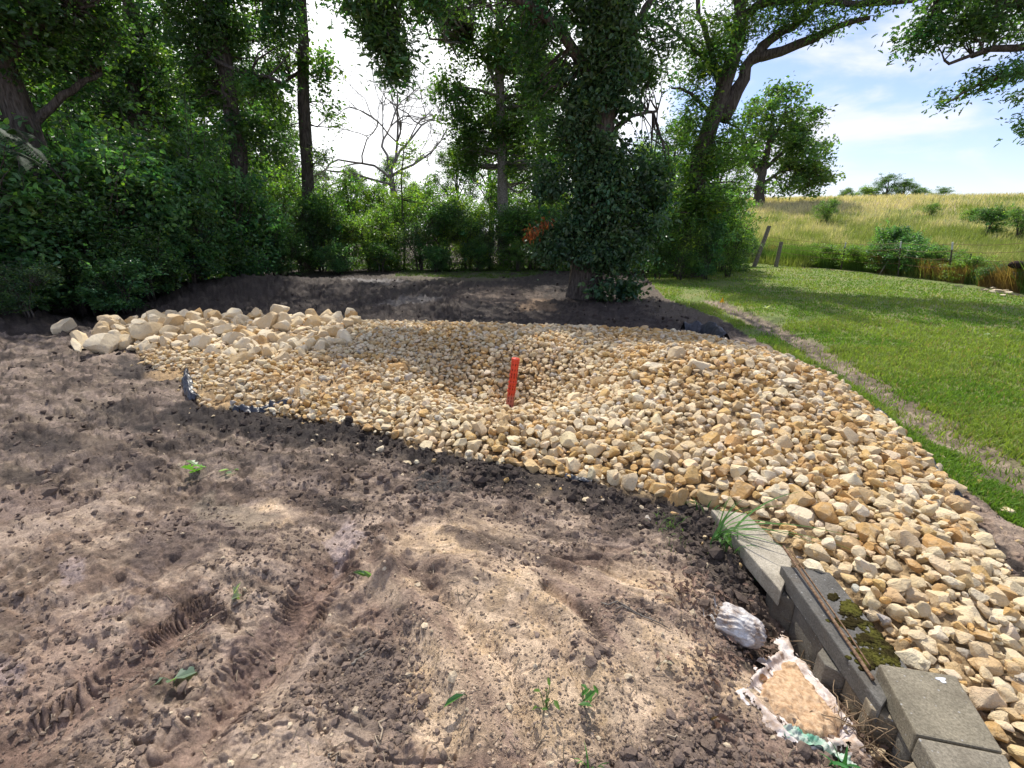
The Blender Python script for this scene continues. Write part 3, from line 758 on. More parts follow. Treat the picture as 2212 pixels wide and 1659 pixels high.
def build_clods():
    r = np.random.default_rng(31); base = [rock_shape(ICO1, 700 + k, 4, 0.10, 0.6, 0.9) for k in range(10)]
    def scatter(N, rmin, rmax, ymax, colf, dens, name, label):
        inv = r.uniform(1 / ymax, 1 / 0.85, N); rr = 1 / inv; aa = r.uniform(-1.08, 1.08, N)
        x = rr * np.sin(aa); y = rr * np.cos(aa); px, py, zc = topx(x, y)
        m = (~inpoly(PILE, x, y)) & (~inpoly(LAWN, x, y)) & (r.random(N) < dens(x, y, px, py))
        for poly in CAPS_W: m &= ~inpoly(poly, x, y)
        x, y, px, py = x[m], y[m], px[m], py[m]; n = len(x)
        q = np.exp(r.normal(0, 0.65, n)) * (rmin + 0 * x); q = np.clip(q, rmin * 0.4, rmax)
        z = height(x, y) + q * 0.15
        BV = np.stack([b[0] for b in base])[r.integers(0, 10, n)]
        V = np.einsum('nij,nvj->nvi', rand_rot(n, r, 0.4), BV) * q[:, None, None] + np.stack([x, y, z], 1)[:, None]
        nv = BV.shape[1]; F = (base[0][1][None] + (np.arange(n) * nv)[:, None, None]).reshape(-1, 3)
        C = np.repeat(colf(n, x, y, px, py), nv, 0)
        o = link(name, new_mesh(name, V.reshape(-1, 3), [F], M['clod'], C, False)); tagp(o, label, name.split('_')[-1], None, 'stuff'); print(name, n)
    def d1(x, y, px, py):
        c = fbm(x, y, 2.2, 3, 77); d, _ = dline(SHORE, x, y)
        return np.clip(sst(0.42, 0.64, c) * (1 - 0.99 * sandmask(px, py)) * (1 - .9 * np.exp(-((px - 740) / 40) ** 2 - ((py - 1178) / 50) ** 2)) + 0.9 * sst(0.35, 0.05, d), 0.012, 1)
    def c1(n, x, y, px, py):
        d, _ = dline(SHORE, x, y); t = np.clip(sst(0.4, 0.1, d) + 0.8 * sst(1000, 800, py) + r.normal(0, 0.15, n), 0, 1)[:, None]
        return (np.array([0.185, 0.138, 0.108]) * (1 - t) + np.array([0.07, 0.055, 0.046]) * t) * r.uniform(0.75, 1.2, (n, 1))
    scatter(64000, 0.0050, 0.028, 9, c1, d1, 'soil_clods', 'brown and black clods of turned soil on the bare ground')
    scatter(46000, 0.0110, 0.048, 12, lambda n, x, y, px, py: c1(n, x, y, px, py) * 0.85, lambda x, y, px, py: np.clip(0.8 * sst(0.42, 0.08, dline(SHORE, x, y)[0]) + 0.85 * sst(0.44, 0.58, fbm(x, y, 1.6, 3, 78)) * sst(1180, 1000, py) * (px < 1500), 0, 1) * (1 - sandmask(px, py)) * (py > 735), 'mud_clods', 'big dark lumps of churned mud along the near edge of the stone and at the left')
    scatter(30000, 0.020, 0.07, 22, lambda n, x, y, px, py: np.array([.05, .038, .032]) * r.uniform(.7, 1.6, (n, 1)), lambda x, y, px, py: (py < 720) * 0.9 * sst(.40, .6, fbm(x, y, 1.2, 3, 79)) * (y < 20), 'loam_clods', 'loam lumps behind the stone with tree shade in their dark colour')  # loam clods coloured with the same painted shade as the back soil
    def d2(x, y, px, py): return 0.8 * sandmask(px, py) + 0.12
    scatter(30000, 0.0032, 0.009, 5, lambda n, x, y, px, py: np.array([0.36, 0.27, 0.19]) * r.uniform(0.5, 1.35, (n, 1)), d2, 'sand_crumbs', 'small crumbs and grit on the washed sandy soil')
    # pale limestone chips lying in the dirt
    scatter(2600, 0.008, 0.022, 11, lambda n, x, y, px, py: np.array([0.52, 0.42, 0.29]) * r.uniform(0.7, 1.15, (n, 1)), lambda x, y, px, py: np.clip(0.15 + 0.5 * sst(0.8, 0.1, dline(SHORE, x, y)[0]), 0, 1) * (px < 1700), 'stone_chips', 'small pale limestone chips trodden into the soil')
build_clods()
# ------------------------------------------------------------------ leaves, twigs, trees
LEAF4 = (np.array([[0, 0, 0], [0.42, 0.5, 0.10], [1, 0, -0.06], [0.42, -0.5, 0.10]]), [np.array([[0, 3, 2], [0, 2, 1]])])
LEAF6 = (np.array([[0, 0, 0], [0.30, 0.46, 0.10], [0.72, 0.36, 0.06], [1, 0, -0.10], [0.72, -0.36, 0.06], [0.30, -0.46, 0.10]]), [np.array([[0, 3, 2, 1], [0, 5, 4, 3]])])
_o = [(0.08, .06), (0.22, .22), (0.30, .10), (0.44, .38), (0.54, .16), (0.70, .40), (0.80, .16), (0.92, .16)]
OAK = (np.array([[0, 0, 0], [1, 0, -0.05]] + [[a, b, b * .35] for a, b in _o] + [[a, -b, b * .35] for a, b in _o]),
       [np.array([[0, 1] + list(range(9, 1, -1)), [0] + list(range(10, 18)) + [1]])])
def leaves(mb, C, size, colr, tmpl=LEAF4, r=None, up=0.9, aspect=0.62, droop=0.25, outward=None):
    """C (N,3) centres; each leaf is a folded blade in a random direction"""
    n = len(C)
    D = r.normal(size=(n, 3)); D[:, 2] = D[:, 2] * 0.55 - droop
    if outward is not None: D = D + 1.0 * outward
    D /= np.linalg.norm(D, axis=1, keepdims=True)
    N_ = r.normal(size=(n, 3)) * 0.6; N_[:, 2] += up
    Sd = np.cross(N_, D); Sd /= np.linalg.norm(Sd, axis=1, keepdims=True) + 1e-9
    Nn = np.cross(D, Sd)
    sz = (size * r.uniform(0.65, 1.25, n))[:, None, None] if np.isscalar(size) else (size)[:, None, None]
    T, Fs = tmpl
    V = C[:, None] + sz * (T[None, :, :1] * D[:, None] + T[None, :, 1:2] * aspect * 1.0 * Sd[:, None] + T[None, :, 2:3] * Nn[:, None])
    nv = len(T)
    F = [(f[None] + (np.arange(n) * nv)[:, None, None]).reshape(-1, f.shape[1]) for f in Fs]
    mb.add(V.reshape(-1, 3), F, np.repeat(colr, nv, 0))
G_OAK = np.array([0.078, 0.138, 0.036]); G_DARK = np.array([0.058, 0.112, 0.040]); G_LIGHT = np.array([0.16, 0.24, 0.055]); G_BLUE = np.array([0.095, 0.190, 0.080])
def lcol(n, base, r, clump=None, yellow=0.06):
    c = np.tile(base, (n, 1)) * r.uniform(0.7, 1.35, (n, 1))
    if clump is not None: c = c * clump[:, None]
    y = r.random(n) < yellow; c[y] = c[y] * np.array([2.0, 1.7, 0.9])
    return c

def blobpts(blobs, r):
    """clump centres in uneven ellipsoids: (cx,cy,cz,rx,ry,rz,n)"""
    out = []
    for cx, cy, cz, rx, ry, rz, n in blobs:
        v = r.normal(size=(n, 3)); v /= np.linalg.norm(v, axis=1, keepdims=True)
        q = r.random(n) ** 0.45
        lump = 0.82 + 0.36 * vn(v[:, 0] * 2.2 + cx, v[:, 2] * 2.2 + v[:, 1] * 1.7 + cz, 5)
        out.append(np.array([cx, cy, cz]) + v * (q * lump)[:, None] * np.array([rx, ry, rz]))
    return np.concatenate(out)
def crown(mb, wood, nodes, blobs, r, per=55, spread=0.30, size=0.13, base=G_OAK, tmpl=LEAF4, up=0.9, twig=0.012, yellow=0.05, droop=0.25, flat=0.7, frac=0.8, thin=True):
    cc = blobpts(blobs, r)
    lump = fbm(cc[:, 0] * .9 + cc[:, 1] * .5, cc[:, 2] * 1.1 + cc[:, 1] * .7, 1.0, 2, int(r.integers(90)))
    cc = cc[(lump > .46 - .12 * (r.random(len(cc)) < .5)) | (not thin and lump > .36)]; n = len(cc); spread = spread * .82
    # twigs from the nearest branch node
    if nodes is not None and len(nodes):
        d = ((cc[:, None] - nodes[None]) ** 2).sum(-1); st = nodes[d.argmin(1)]
        pick = r.random(n) < frac
        a = st[pick]; b = cc[pick]; L = np.linalg.norm(b - a, axis=1, keepdims=True)
        m1 = a + (b - a) * 0.35 + r.normal(size=a.shape) * 0.08 * L; m2 = a + (b - a) * 0.7 + r.normal(size=a.shape) * 0.08 * L
        V, F = tube_batch(np.stack([a, m1, m2, b], 1), np.tile(np.array([2.4, 1.8, 1.2, 0.5]) * twig, (len(a), 1)) * np.clip(L / 1.2, 0.7, 2.2), 4)
        wood.add(V, F)
    k = r.poisson(per, n); idx = np.repeat(np.arange(n), k); m = len(idx)
    off = r.normal(size=(m, 3)) * spread * np.array([1, 1, flat]) * r.uniform(0.6, 1.3, n)[idx][:, None]
    cl = r.uniform(0.60, 1.45, n)[idx]; hue = r.normal(0, .16, n)[idx][:, None]
    cols = np.clip(lcol(m, base, r, cl, yellow) * (1 + hue * np.array([1.2, .35, -.4])), .004, .6)
    leaves(mb, cc[idx] + off, size * r.uniform(.62, 1.25, n)[idx] * r.uniform(.65, 1.2, m), cols, tmpl, r, up, droop=droop)
def limb(wood, pts, r0, r1, r, n=14, sides=9, jit=0.03):
    C = curve(pts, n); L = np.linalg.norm(C[-1] - C[0])
    C[1:-1] += r.normal(size=C[1:-1].shape) * jit * L / n * 3
    R = np.linspace(r0, r1, n) * (1 + 0.06 * r.normal(size=n)); R[-1] = r1
    V, F = tube_batch(C[None], R[None], sides)
    wood.add(V, F); return C
def bark_trunk(wood, pts, r0, r1, r, n=26, sides=26, flare=1.5):
    """trunk with furrowed bark and a flared foot"""
    C = curve(pts, n); T = np.gradient(C, axis=0); T /= np.linalg.norm(T, axis=1, keepdims=True)
    A = np.cross(T, [0, 1, 0.01]); A /= np.linalg.norm(A, axis=1, keepdims=True); B = np.cross(T, A)
    ang = np.arange(sides) * 2 * np.pi / sides; t = np.linspace(0, 1, n)
    R = (r0 * (1 - t) + r1 * t) * (1 + (flare - 1) * np.exp(-t * n / 2.2))
    wob = 1 + 0.05 * r.normal(size=(n, sides)) + 0.07 * np.sin(ang * 5 + r.uniform(0, 6))[None] * np.exp(-t * 6)[:, None] * 2
    V = C[:, None] + (R[:, None] * wob)[..., None] * (A[:, None] * np.cos(ang)[:, None] + B[:, None] * np.sin(ang)[:, None])
    idx = np.arange(n * sides).reshape(n, sides); a = idx[:-1]; b = idx[1:]
    wood.add(V.reshape(-1, 3), np.stack([a, np.roll(a, -1, 1), np.roll(b, -1, 1), b], -1).reshape(-1, 4)); return C
def bl(px, py, D, rxp, ryp, dep, n):
    """ellipsoid of clumps from its place and size as laid out"""
    c = at(px, py, D); zc = c[1] * CP - (c[2] - H) * SP
    return (c[0], c[1], c[2], rxp * zc / F_PX, dep, ryp * zc / F_PX, n)
def finish_tree(name, base, label, cat, wood, leaf, group=None, bark='bark', leafmat='leaf', extra=()):
    t = empty(name, base, label, cat, group)
    if wood.n: link('trunk', wood.build('trunk', M[bark], True, base), t)
    if leaf.n: link('crown', leaf.build('crown', M[leafmat], False, base), t)
    for nm, mb_, mt_ in extra: link(nm, mb_.build(nm, M[mt_], False, base), t)
    return t

def vine_oak():
    r = np.random.default_rng(41); wood, leaf, vine = MB(), MB(), MB(); b = G(1262, 640); D = b[1]
    tr = bark_trunk(wood, [b - [0, 0, .1], at(1268, 520, D), at(1290, 330, D), at(1315, 120, D), at(1310, -120, D), at(1300, -330, D)], 0.36, 0.26, r)
    n2 = [limb(wood, [at(1300, 230, D), at(1230, 90, D - .3), at(1120, -10, D - .6), at(960, -60, D - 1.6), at(830, -50, D - 2.2)], 0.14, 0.04, r)]
    n2.append(limb(wood, [at(1305, 60, D), at(1240, 10, D), at(1190, -80, D)], 0.16, 0.06, r))
    n2.append(limb(wood, [at(1310, 150, D), at(1370, 60, D + .3), at(1440, -60, D + .5)], 0.15, 0.06, r))
    n2.append(limb(wood, [at(1295, 330, D), at(1350, 260, D + .4), at(1420, 240, D + .6)], 0.08, 0.03, r))
    nodes = np.concatenate([tr] + n2)
    B = [bl(1190, 60, D, 110, 130, 1.0, 90), bl(1230, 330, D + .3, 70, 80, .7, 40), bl(1400, 330, D + .5, 50, 90, .7, 40), bl(1390, 180, D + .5, 70, 90, .8, 50), bl(1350, 120, D + .2, 95, 150, 1.1, 70), bl(1390, 270, D + .4, 62, 90, .9, 40), bl(1180, 250, D + .2, 55, 120, .8, 26), bl(1420, 90, D + .4, 45, 90, .7, 26), bl(1060, -30, D - .9, 130, 50, .9, 38),
         bl(800, 0, D - 2.3, 62, 70, .6, 44), bl(836, 90, D - 2.3, 34, 74, .35, 34), bl(850, 140, D - 2.3, 14, 36, .2, 10), bl(920, -10, D - 2, 60, 34, .6, 22), bl(1300, -150, D, 200, 120, 1.6, 60), (b[0] - 3.5, D + 4, 9.2, 3.4, 3.2, 1.3, 90), (b[0] + .5, D + 4.5, 9.6, 3.2, 3.2, 1.3, 80)]  # the high wide clumps are unseen canopy, added to shade the back soil
    crown(leaf, wood, nodes, B, r, per=52, spread=0.24, size=0.135, base=G_DARK * 1.1, tmpl=OAK, yellow=0.04, thin=False)
    # climbing vines wrap the trunk from the foot up, widest near the ground
    V = [bl(1310, 560, D - .35, 66, 56, .45, 90), bl(1355, 510, D - .1, 80, 90, .65, 130), bl(1400, 470, D + .1, 40, 60, .5, 44), bl(1225, 500, D - .35, 62, 62, .45, 60), bl(1300, 420, D - .2, 88, 80, .6, 120), bl(1285, 300, D - .2, 84, 90, .6, 120),
         bl(1300, 180, D - .25, 80, 100, .5, 100), bl(1320, 50, D - .2, 75, 90, .5, 80), bl(1390, 400, D + .1, 60, 80, .5, 60), bl(1365, 590, D - .1, 44, 34, .4, 44), bl(1318, 610, D - .4, 44, 20, .3, 44), bl(1282, 582, D - .72, 40, 40, .15, 60), bl(1312, 610, D - .72, 46, 24, .15, 70), bl(1355, 596, D - .5, 36, 34, .3, 60), bl(1340, 545, D - .7, 56, 50, .2, 60), bl(1190, 535, D - .4, 30, 30, .25, 26), bl(1190, 395, D - .1, 40, 60, .4, 30)]
    crown(vine, wood, nodes, V, r, per=52, spread=0.20, size=0.125, thin=False, base=G_BLUE * .52, tmpl=LEAF6, up=0.5, yellow=0.03, droop=0.75, twig=0.006, frac=0.5)
    # one sprig of paler rounded leaves low on the right
    pts = []
    for px, py in ((1318, 470), (1322, 510), (1326, 530), (1315, 548), (1322, 562), (1308, 566), (1330, 575), (1300, 590), (1262, 610), (1268, 628), (1254, 618)):
        pts.append(at(px, py, D - 0.85))
    pts = np.array(pts); pts = np.repeat(pts, 3, 0) + r.normal(size=(33, 3)) * 0.05
    leaves(vine, pts, 0.12, lcol(33, np.array([.12, .19, .08]), r, None, 0), LEAF6, r, 0.3, aspect=0.9)
    dead = MB(); dp = np.concatenate([np.array([at(px, py, D - .7)]) + r.normal(size=(26, 3)) * [.07, .06, .10] for px, py in ((1150, 500), (1165, 492), (1180, 484), (1142, 508))])
    dc = curve([at(px, py, D - .7) for px, py in ((1200, 478), (1180, 484), (1165, 492), (1150, 500), (1138, 510))], 12); Vd, Fd = tube_batch(dc[None], np.full((1, 12), .008), 4); dead.add(Vd, Fd, (.12, .07, .04))
    leaves(dead, dp, 0.13, lcol(len(dp), np.array([.26, .09, .03]), r), LEAF4, r, 0.2, droop=1.6, aspect=0.35)
    t = finish_tree('oak_tree', b, 'big oak wrapped in climbing vines from foot to crown, standing alone behind the stone', 'tree', wood, leaf)
    link('vine', vine.build('vine', M['vine'], False, b), t)
    link('withered_spray', dead.build('withered_spray', M['dry'], False, b), t)['label'] = 'drooping rust-brown spray of withered leaves'
vine_oak()

def right_oak():
    r = np.random.default_rng(42); wood, leaf = MB(), MB(); D = 17.5; b = at(1490, 566, D); b[2] = hz(b[0], b[1])
    tr = bark_trunk(wood, [b - [0, 0, .1], at(1500, 420, D), at(1518, 320, D), at(1548, 235, D), at(1575, 150, D), at(1600, 60, D), at(1590, -60, D)], 0.36, 0.15, r)
    ls = [limb(wood, [at(1560, 260, D), at(1600, 180, D), at(1628, 125, D), at(1720, 98, D - .5), at(1800, 60, D - 1), at(1880, 38, D - 1.5)], 0.26, 0.06, r),
          limb(wood, [at(1628, 125, D), at(1665, 85, D), at(1720, 50, D - .4), at(1760, 10, D - .5), at(1800, -40, D - .5)], 0.18, 0.08, r),
          limb(wood, [at(1580, 130, D), at(1610, 30, D), at(1690, -2, D - .5), at(1830, 8, D - 1.2), at(1960, 4, D - 2), at(2000, -10, D - 2)], 0.17, 0.04, r),
          limb(wood, [at(1570, 160, D), at(1500, 110, D), at(1440, 50, D)], 0.09, 0.04, r), limb(wood, [at(1540, 250, D), at(1490, 200, D), at(1450, 190, D)], 0.07, 0.03, r),
          limb(wood, [at(1560, 200, D), at(1520, 60, D), at(1500, -60, D)], 0.12, 0.05, r)]
    nodes = np.concatenate([tr] + ls)
    B = [bl(1480, 60, D, 60, 80, 1.4, 46), bl(1545, 110, D, 60, 90, 1.4, 46), bl(1620, 40, D, 70, 50, 1.3, 34), bl(1500, 230, D, 50, 80, 1.2, 44), bl(1560, 330, D, 55, 70, 1.2, 50), bl(1500, 340, D, 60, 60, 1.2, 40),
         bl(1550, 450, D - .4, 60, 60, 1.3, 60), bl(1480, 470, D - .8, 80, 80, 1.0, 90), bl(1575, 430, D, 36, 60, 1, 26), bl(1720, 40, D - .6, 60, 26, 1, 16), bl(1800, 30, D - 1, 70, 26, 1, 22), bl(1890, 10, D - 1.5, 80, 26, .9, 26),
         bl(1770, 75, D - 1, 26, 16, .5, 7), bl(1830, 85, D - 1.2, 20, 12, .4, 5), bl(1680, 120, D - .3, 24, 12, .5, 5), bl(1600, -120, D, 240, 110, 2.2, 90), bl(1860, -110, D - 1.2, 160, 90, 1.6, 50)]
    crown(leaf, wood, nodes, B, r, per=60, spread=0.30, size=0.15, base=G_OAK * 1.15, tmpl=OAK, yellow=0.08)
    finish_tree('oak_tree', b, 'leaning oak at the lawn corner with a long bare-sided limb reaching right', 'tree', wood, leaf)
right_oak()

def overhang_oak():
    r = np.random.default_rng(43); wood, leaf = MB(), MB(); D = 10.5; b = np.array([19.5, 9.0, 0.0]); b[2] = hz(19.5, 9.0)
    tr = bark_trunk(wood, [b, b + [0, 0, 3], b + [-.3, 0.1, 6], b + [-.2, .2, 9]], 0.42, 0.25, r)
    ls = [limb(wood, [tr[12], at(2420, -60, D - .3), at(2260, 10, D), at(2150, 5, D), at(2020, 0, D)], 0.20, 0.03, r),
          limb(wood, [tr[10], at(2400, 60, D - .2), at(2250, 90, D), at(2120, 110, D), at(2040, 130, D)], 0.14, 0.02, r),
          limb(wood, [at(2330, 100, D), at(2220, 150, D), at(2120, 180, D), at(2050, 220, D)], 0.06, 0.015, r)]
    nodes = np.concatenate([tr] + ls)
    B = [bl(2000, 70, D, 44, 45, .5, 20), bl(2080, 45, D, 60, 45, .6, 24), bl(2160, 30, D, 60, 40, .6, 22), bl(1975, 135, D, 20, 18, .3, 5), bl(2120, 165, D, 55, 26, .4, 14), bl(2065, 215, D, 30, 16, .3, 7), bl(2195, 150, D, 30, 40, .5, 12), bl(2205, 230, D, 16, 26, .3, 6),
         bl(2215, 275, D, 10, 12, .2, 3), bl(2100, -60, D, 160, 60, 1.2, 30), bl(2360, -40, D, 160, 130, 1.4, 70), bl(2300, 90, D, 60, 60, .8, 24)]
    crown(leaf, wood, nodes, B, r, per=46, spread=0.20, size=0.125, base=G_DARK * 1.1, tmpl=OAK, yellow=0.03)
    finish_tree('oak_tree', b, 'oak whose leafy bough hangs into the sky at the top right corner', 'tree', wood, leaf)
overhang_oak()

def mid_tree(name, label, seed, D, trunk, r0, r1, limbs, blobs, per, spread, size, base, bark='bark', yellow=0.06, tmpl=LEAF4, cat='tree', group=None, up=0.9):
    r = np.random.default_rng(seed); wood, leaf = MB(), MB()
    pts = [at(a, b, D) for a, b in trunk]; g0 = pts[0].copy(); g0[2] = hz(g0[0], g0[1]); g0[0] = pts[0][0]
    if pts[0][2] > g0[2] + 0.05: pts = [g0] + pts
    tr = bark_trunk(wood, pts, r0, r1, r, 22, 14, 1.3)
    ls = [limb(wood, [at(a, b, D + d) for a, b, d in L[0]], L[1], L[2], r) for L in limbs]
    nodes = np.concatenate([tr[5:]] + ls)
    B = [bl(a, b, D + d, rx, ry, dep, n) for a, b, d, rx, ry, dep, n in blobs]
    crown(leaf, wood, nodes, B, r, per=per, spread=spread, size=size, base=base, yellow=yellow, tmpl=tmpl, up=up)
    return finish_tree(name, g0, label, cat, wood, leaf, group, bark)

mid_tree('oak_tree', 'pale-trunked oak behind the scrub, left of the vine-wrapped oak', 51, 24, [(1088, 560), (1085, 380), (1082, 250), (1078, 110), (1080, -20)], .30, .16,
    [([(1078, 200, 0), (1050, 130, 0), (1020, 90, 0)], .12, .05), ([(1082, 210, 0), (1010, 190, 0), (960, 200, 0)], .08, .03), ([(1082, 160, 0), (1110, 90, 0), (1150, 30, 0)], .12, .05)],
    [(1060, 90, 0, 100, 100, 1.8, 120), (970, 60, 0, 50, 60, 1.2, 30), (1180, 120, 1, 70, 120, 1.6, 60), (1130, 60, 0, 70, 90, 1.8, 60), (970, 180, 0, 44, 40, 1, 26), (1010, 250, 0, 50, 46, 1.2, 34), (1090, 300, 0, 90, 70, 1.6, 80), (1010, 330, 0, 50, 50, 1.2, 36), (1140, 220, 0, 60, 80, 1.5, 56), (1060, -80, 0, 170, 90, 2.4, 90), (900, -150, -4, 180, 60, 3.0, 110), (1150, 360, 0, 70, 60, 1.5, 50)],  # highest forward blob: out-of-view canopy added to throw shade on the ground behind
    60, .34, .19, G_OAK, 'pale_bark')
mid_tree('oak_tree', 'tall straight pale trunk rising clear of the scrub at the wood corner', 52, 21, [(668, 560), (664, 360), (655, 200), (656, 90), (650, 0), (645, -160)], .26, .17,
    [([(655, 170, 0), (690, 150, 0), (720, 130, 0)], .06, .02), ([(655, 150, 0), (610, 180, 0), (580, 190, 0)], .07, .03), ([(652, 30, 0), (620, -30, 0)], .1, .05)],
    [(690, 150, 0, 36, 60, 1.0, 26), (600, 110, .3, 40, 60, 1.2, 26), (690, 250, 0, 44, 60, 1.1, 34), (620, 250, .6, 34, 60, 1.1, 22), (700, 330, 0, 40, 40, 1, 26), (560, 50, .8, 60, 60, 1.5, 36), (630, -140, 0, 120, 80, 2, 50)],
    50, .30, .16, G_OAK * 1.1, 'bark')
mid_tree('oak_tree', 'oak in the wood with a dark curved limb sweeping to the right', 53, 18, [(520, 560), (515, 330), (500, 240), (488, 150), (470, 40), (460, -120)], .30, .20,
    [([(475, 60, 0), (452, 110, -.3), (480, 140, -.5), (560, 160, -.8), (610, 180, -1)], .11, .04), ([(470, 30, 0), (380, -20, 0), (300, -80, 0)], .15, .06), ([(465, 0, 0), (540, -60, 0)], .13, .06)],
    [(480, 60, 0, 110, 80, 1.6, 80), (400, 40, 0, 90, 80, 1.6, 60), (570, 200, -.8, 60, 40, 1, 30), (600, 30, 0, 50, 60, 1.2, 34), (440, 180, .4, 90, 60, 1.5, 50), (430, -120, 0, 260, 90, 2.4, 120), (640, -190, -1, 190, 70, 3.0, 110), (560, 300, .5, 60, 50, 1.2, 40)],  # topmost wide blob is extra unseen foliage, put in for its shadow
    60, .30, .16, G_DARK * 1.1)
mid_tree('oak_tree', 'thick dark leaning trunk at the far left edge of the wood', 54, 11.5, [(120, 560), (90, 400), (40, 240), (5, 150), (-40, 20), (-60, -120)], .34, .22,
    [([(0, 140, 0), (80, 60, 0), (160, 20, 0)], .12, .05), ([(60, 280, 0), (160, 190, .5), (220, 160, 1)], .10, .04)],
    [(40, 60, 0, 120, 90, 1.2, 80), (170, 30, .3, 90, 60, 1.1, 50), (60, -90, 0, 220, 80, 1.8, 90), (-60, 200, 0, 70, 120, 1.2, 40), (150, 120, 1, 60, 40, .8, 26)],
    50, .24, .135, G_DARK)
mid_tree('oak_tree', 'dark straight trunk deep in the wood under heavy foliage', 55, 20, [(300, 560), (292, 300), (290, 160), (285, 40), (280, -120)], .34, .22,
    [([(290, 140, 0), (230, 70, 0), (170, 40, 0)], .12, .05), ([(290, 90, 0), (360, 20, 0)], .12, .05)],
    [(270, 60, 0, 120, 90, 2, 90), (180, 170, 0, 90, 70, 1.6, 60), (330, 190, 0, 90, 80, 1.8, 70), (250, -100, 0, 240, 90, 2.6, 100), (210, 280, .4, 120, 60, 1.5, 60), (360, 290, .6, 90, 50, 1.5, 44)],
    60, .33, .17, G_DARK * 1.15)
mid_tree('walnut_tree', 'lone round-crowned tree standing on the meadow hill against the sky', 56, 58, [(1638, 452), (1642, 400), (1655, 340), (1670, 260)], .62, .22,
    [([(1645, 385, 0), (1620, 340, 0), (1600, 310, 0)], .26, .1), ([(1648, 370, 0), (1690, 330, 0), (1730, 310, 0)], .26, .08), ([(1643, 400, 0), (1690, 370, 0), (1750, 365, 0)], .22, .08), ([(1655, 330, 0), (1690, 260, 0), (1700, 220, 0)], .2, .08)],
    [(1680, 225, 0, 60, 42, 3, 90), (1720, 270, 0, 60, 50, 3, 100), (1640, 260, 0, 50, 50, 3, 80), (1745, 330, 0, 50, 50, 3, 90), (1680, 320, 0, 70, 50, 3, 110), (1620, 330, 0, 30, 50, 2, 40), (1755, 390, 0, 42, 34, 2, 60), (1690, 400, 0, 50, 22, 2, 40), (1612, 400, 0, 26, 30, 2, 30)],
    34, .55, .42, np.array([.10, .17, .055]), yellow=0.10)

def dead_tree():
    r = np.random.default_rng(57); wood = MB(); D = 36
    b = at(850, 500, D); b[2] = hz(b[0], b[1])
    def grow(p, d, L, rad, depth):
        q = [p]; dd = d.copy()
        for i in range(5):
            dd = dd + r.normal(size=3) * 0.22; dd /= np.linalg.norm(dd); q.append(q[-1] + dd * L / 5)
        q = np.array(q); V, F = tube_batch(q[None], np.linspace(rad, rad * .55, 6)[None], 6 if depth < 2 else 4); wood.add(V, F)
        if depth < 6:
            for k in range(3 if depth < 4 else 2):
                j = r.integers(2, 6); nd_ = dd + r.normal(size=3) * np.array([.75, .5, .5]) + np.array([0, 0, .12]); nd_ /= np.linalg.norm(nd_)
                grow(q[j], nd_, L * r.uniform(.55, .85), rad * .55, depth + 1)
    limb(wood, [b, at(848, 420, D), at(840, 360, D)], .20, .15, r)
    for (px, py), d, L in (((848, 400), (-.9, 0, .55), 4.6), ((842, 370), (.35, 0, 1), 5.2), ((840, 360), (-.25, 0, 1), 5.0), ((846, 380), (.9, 0, .6), 4.4), ((848, 390), (-1, .1, .25), 4.4), ((842, 372), (.6, .3, 1), 4.6)):
        d = np.array(d, float); grow(at(px, py, D), d / np.linalg.norm(d), L, .105, 0)
    finish_tree('dead_tree', b, 'leafless dead tree with bare grey branches against the white sky', 'tree', wood, MB(), None, 'pale_bark')
dead_tree()

# trees of the wood behind: four kinds, copied
def generic(seed, h, rad, nblob, base, size=0.2, per=46):
    r = np.random.default_rng(seed); wood, leaf = MB(), MB()
    tr = bark_trunk(wood, [np.array(p) for p in ((0, 0, -.2), (.1, 0, h * .3), (-.15, .1, h * .6), (.1, 0, h * .92))], .26, .07, r, 20, 10, 1.3)
    ls = []; B = []
    for k in range(nblob):
        a = k * 2.4 + r.uniform(-.4, .4); z = h * (0.28 + 0.66 * (k + .5) / nblob); q = rad * math.sin(min(1, (1.12 - z / h) * 1.5) * 1.57) * r.uniform(.55, .95)
        e = np.array([math.cos(a) * q, math.sin(a) * q, z + .5]); s = tr[int(np.clip(z / h * .8 * 19, 3, 18))]
        ls.append(limb(wood, [s, (s + e) / 2 + [0, 0, .3], e], .09, .03, r, 8, 6)); B.append((e[0], e[1], e[2], rad * .42, rad * .42, h * .10, 26))
    B.append((0, 0, h * .93, rad * .5, rad * .5, h * .12, 36))
    crown(leaf, wood, np.concatenate(ls), B, r, per=per, spread=.36, size=size, base=base)
    return wood.build('trunk', M['bark'], True), leaf.build('crown', M['leaf'], False)
GEN = [generic(61, 11, 3.2, 15, G_OAK), generic(62, 13, 3.6, 17, G_DARK * 1.25), generic(63, 9, 2.8, 13, G_LIGHT * .9), generic(64, 12, 3.0, 16, G_OAK * 1.1)]
def place_generic(px, D, k, sc, rz, lab, grp='trees of the wood behind the scrub'):
    p = at(px, 520, D); z = hz(p[0], D) - (0.2 if D > 100 else 0)
    t = empty('woodland_tree', (p[0], D, z), lab, 'tree', grp); t.rotation_euler = (0, 0, rz); t.scale = (sc * (1.25 if D > 100 else 1), sc, sc * (.85 if D > 100 else 1))
    link('trunk', GEN[k][0], t); link('crown', GEN[k][1], t)
r_ = np.random.default_rng(65)
labs = ['leafy tree at the far left of the wood behind the big-leaved bushes', 'leafy tree in the middle of the dark left wood', 'tree in the wood between the curved limb and the tall pale trunk', 'low round tree showing behind the scrub under the dead tree', 'distant tree seen right of the vine-wrapped oak over the scrub']
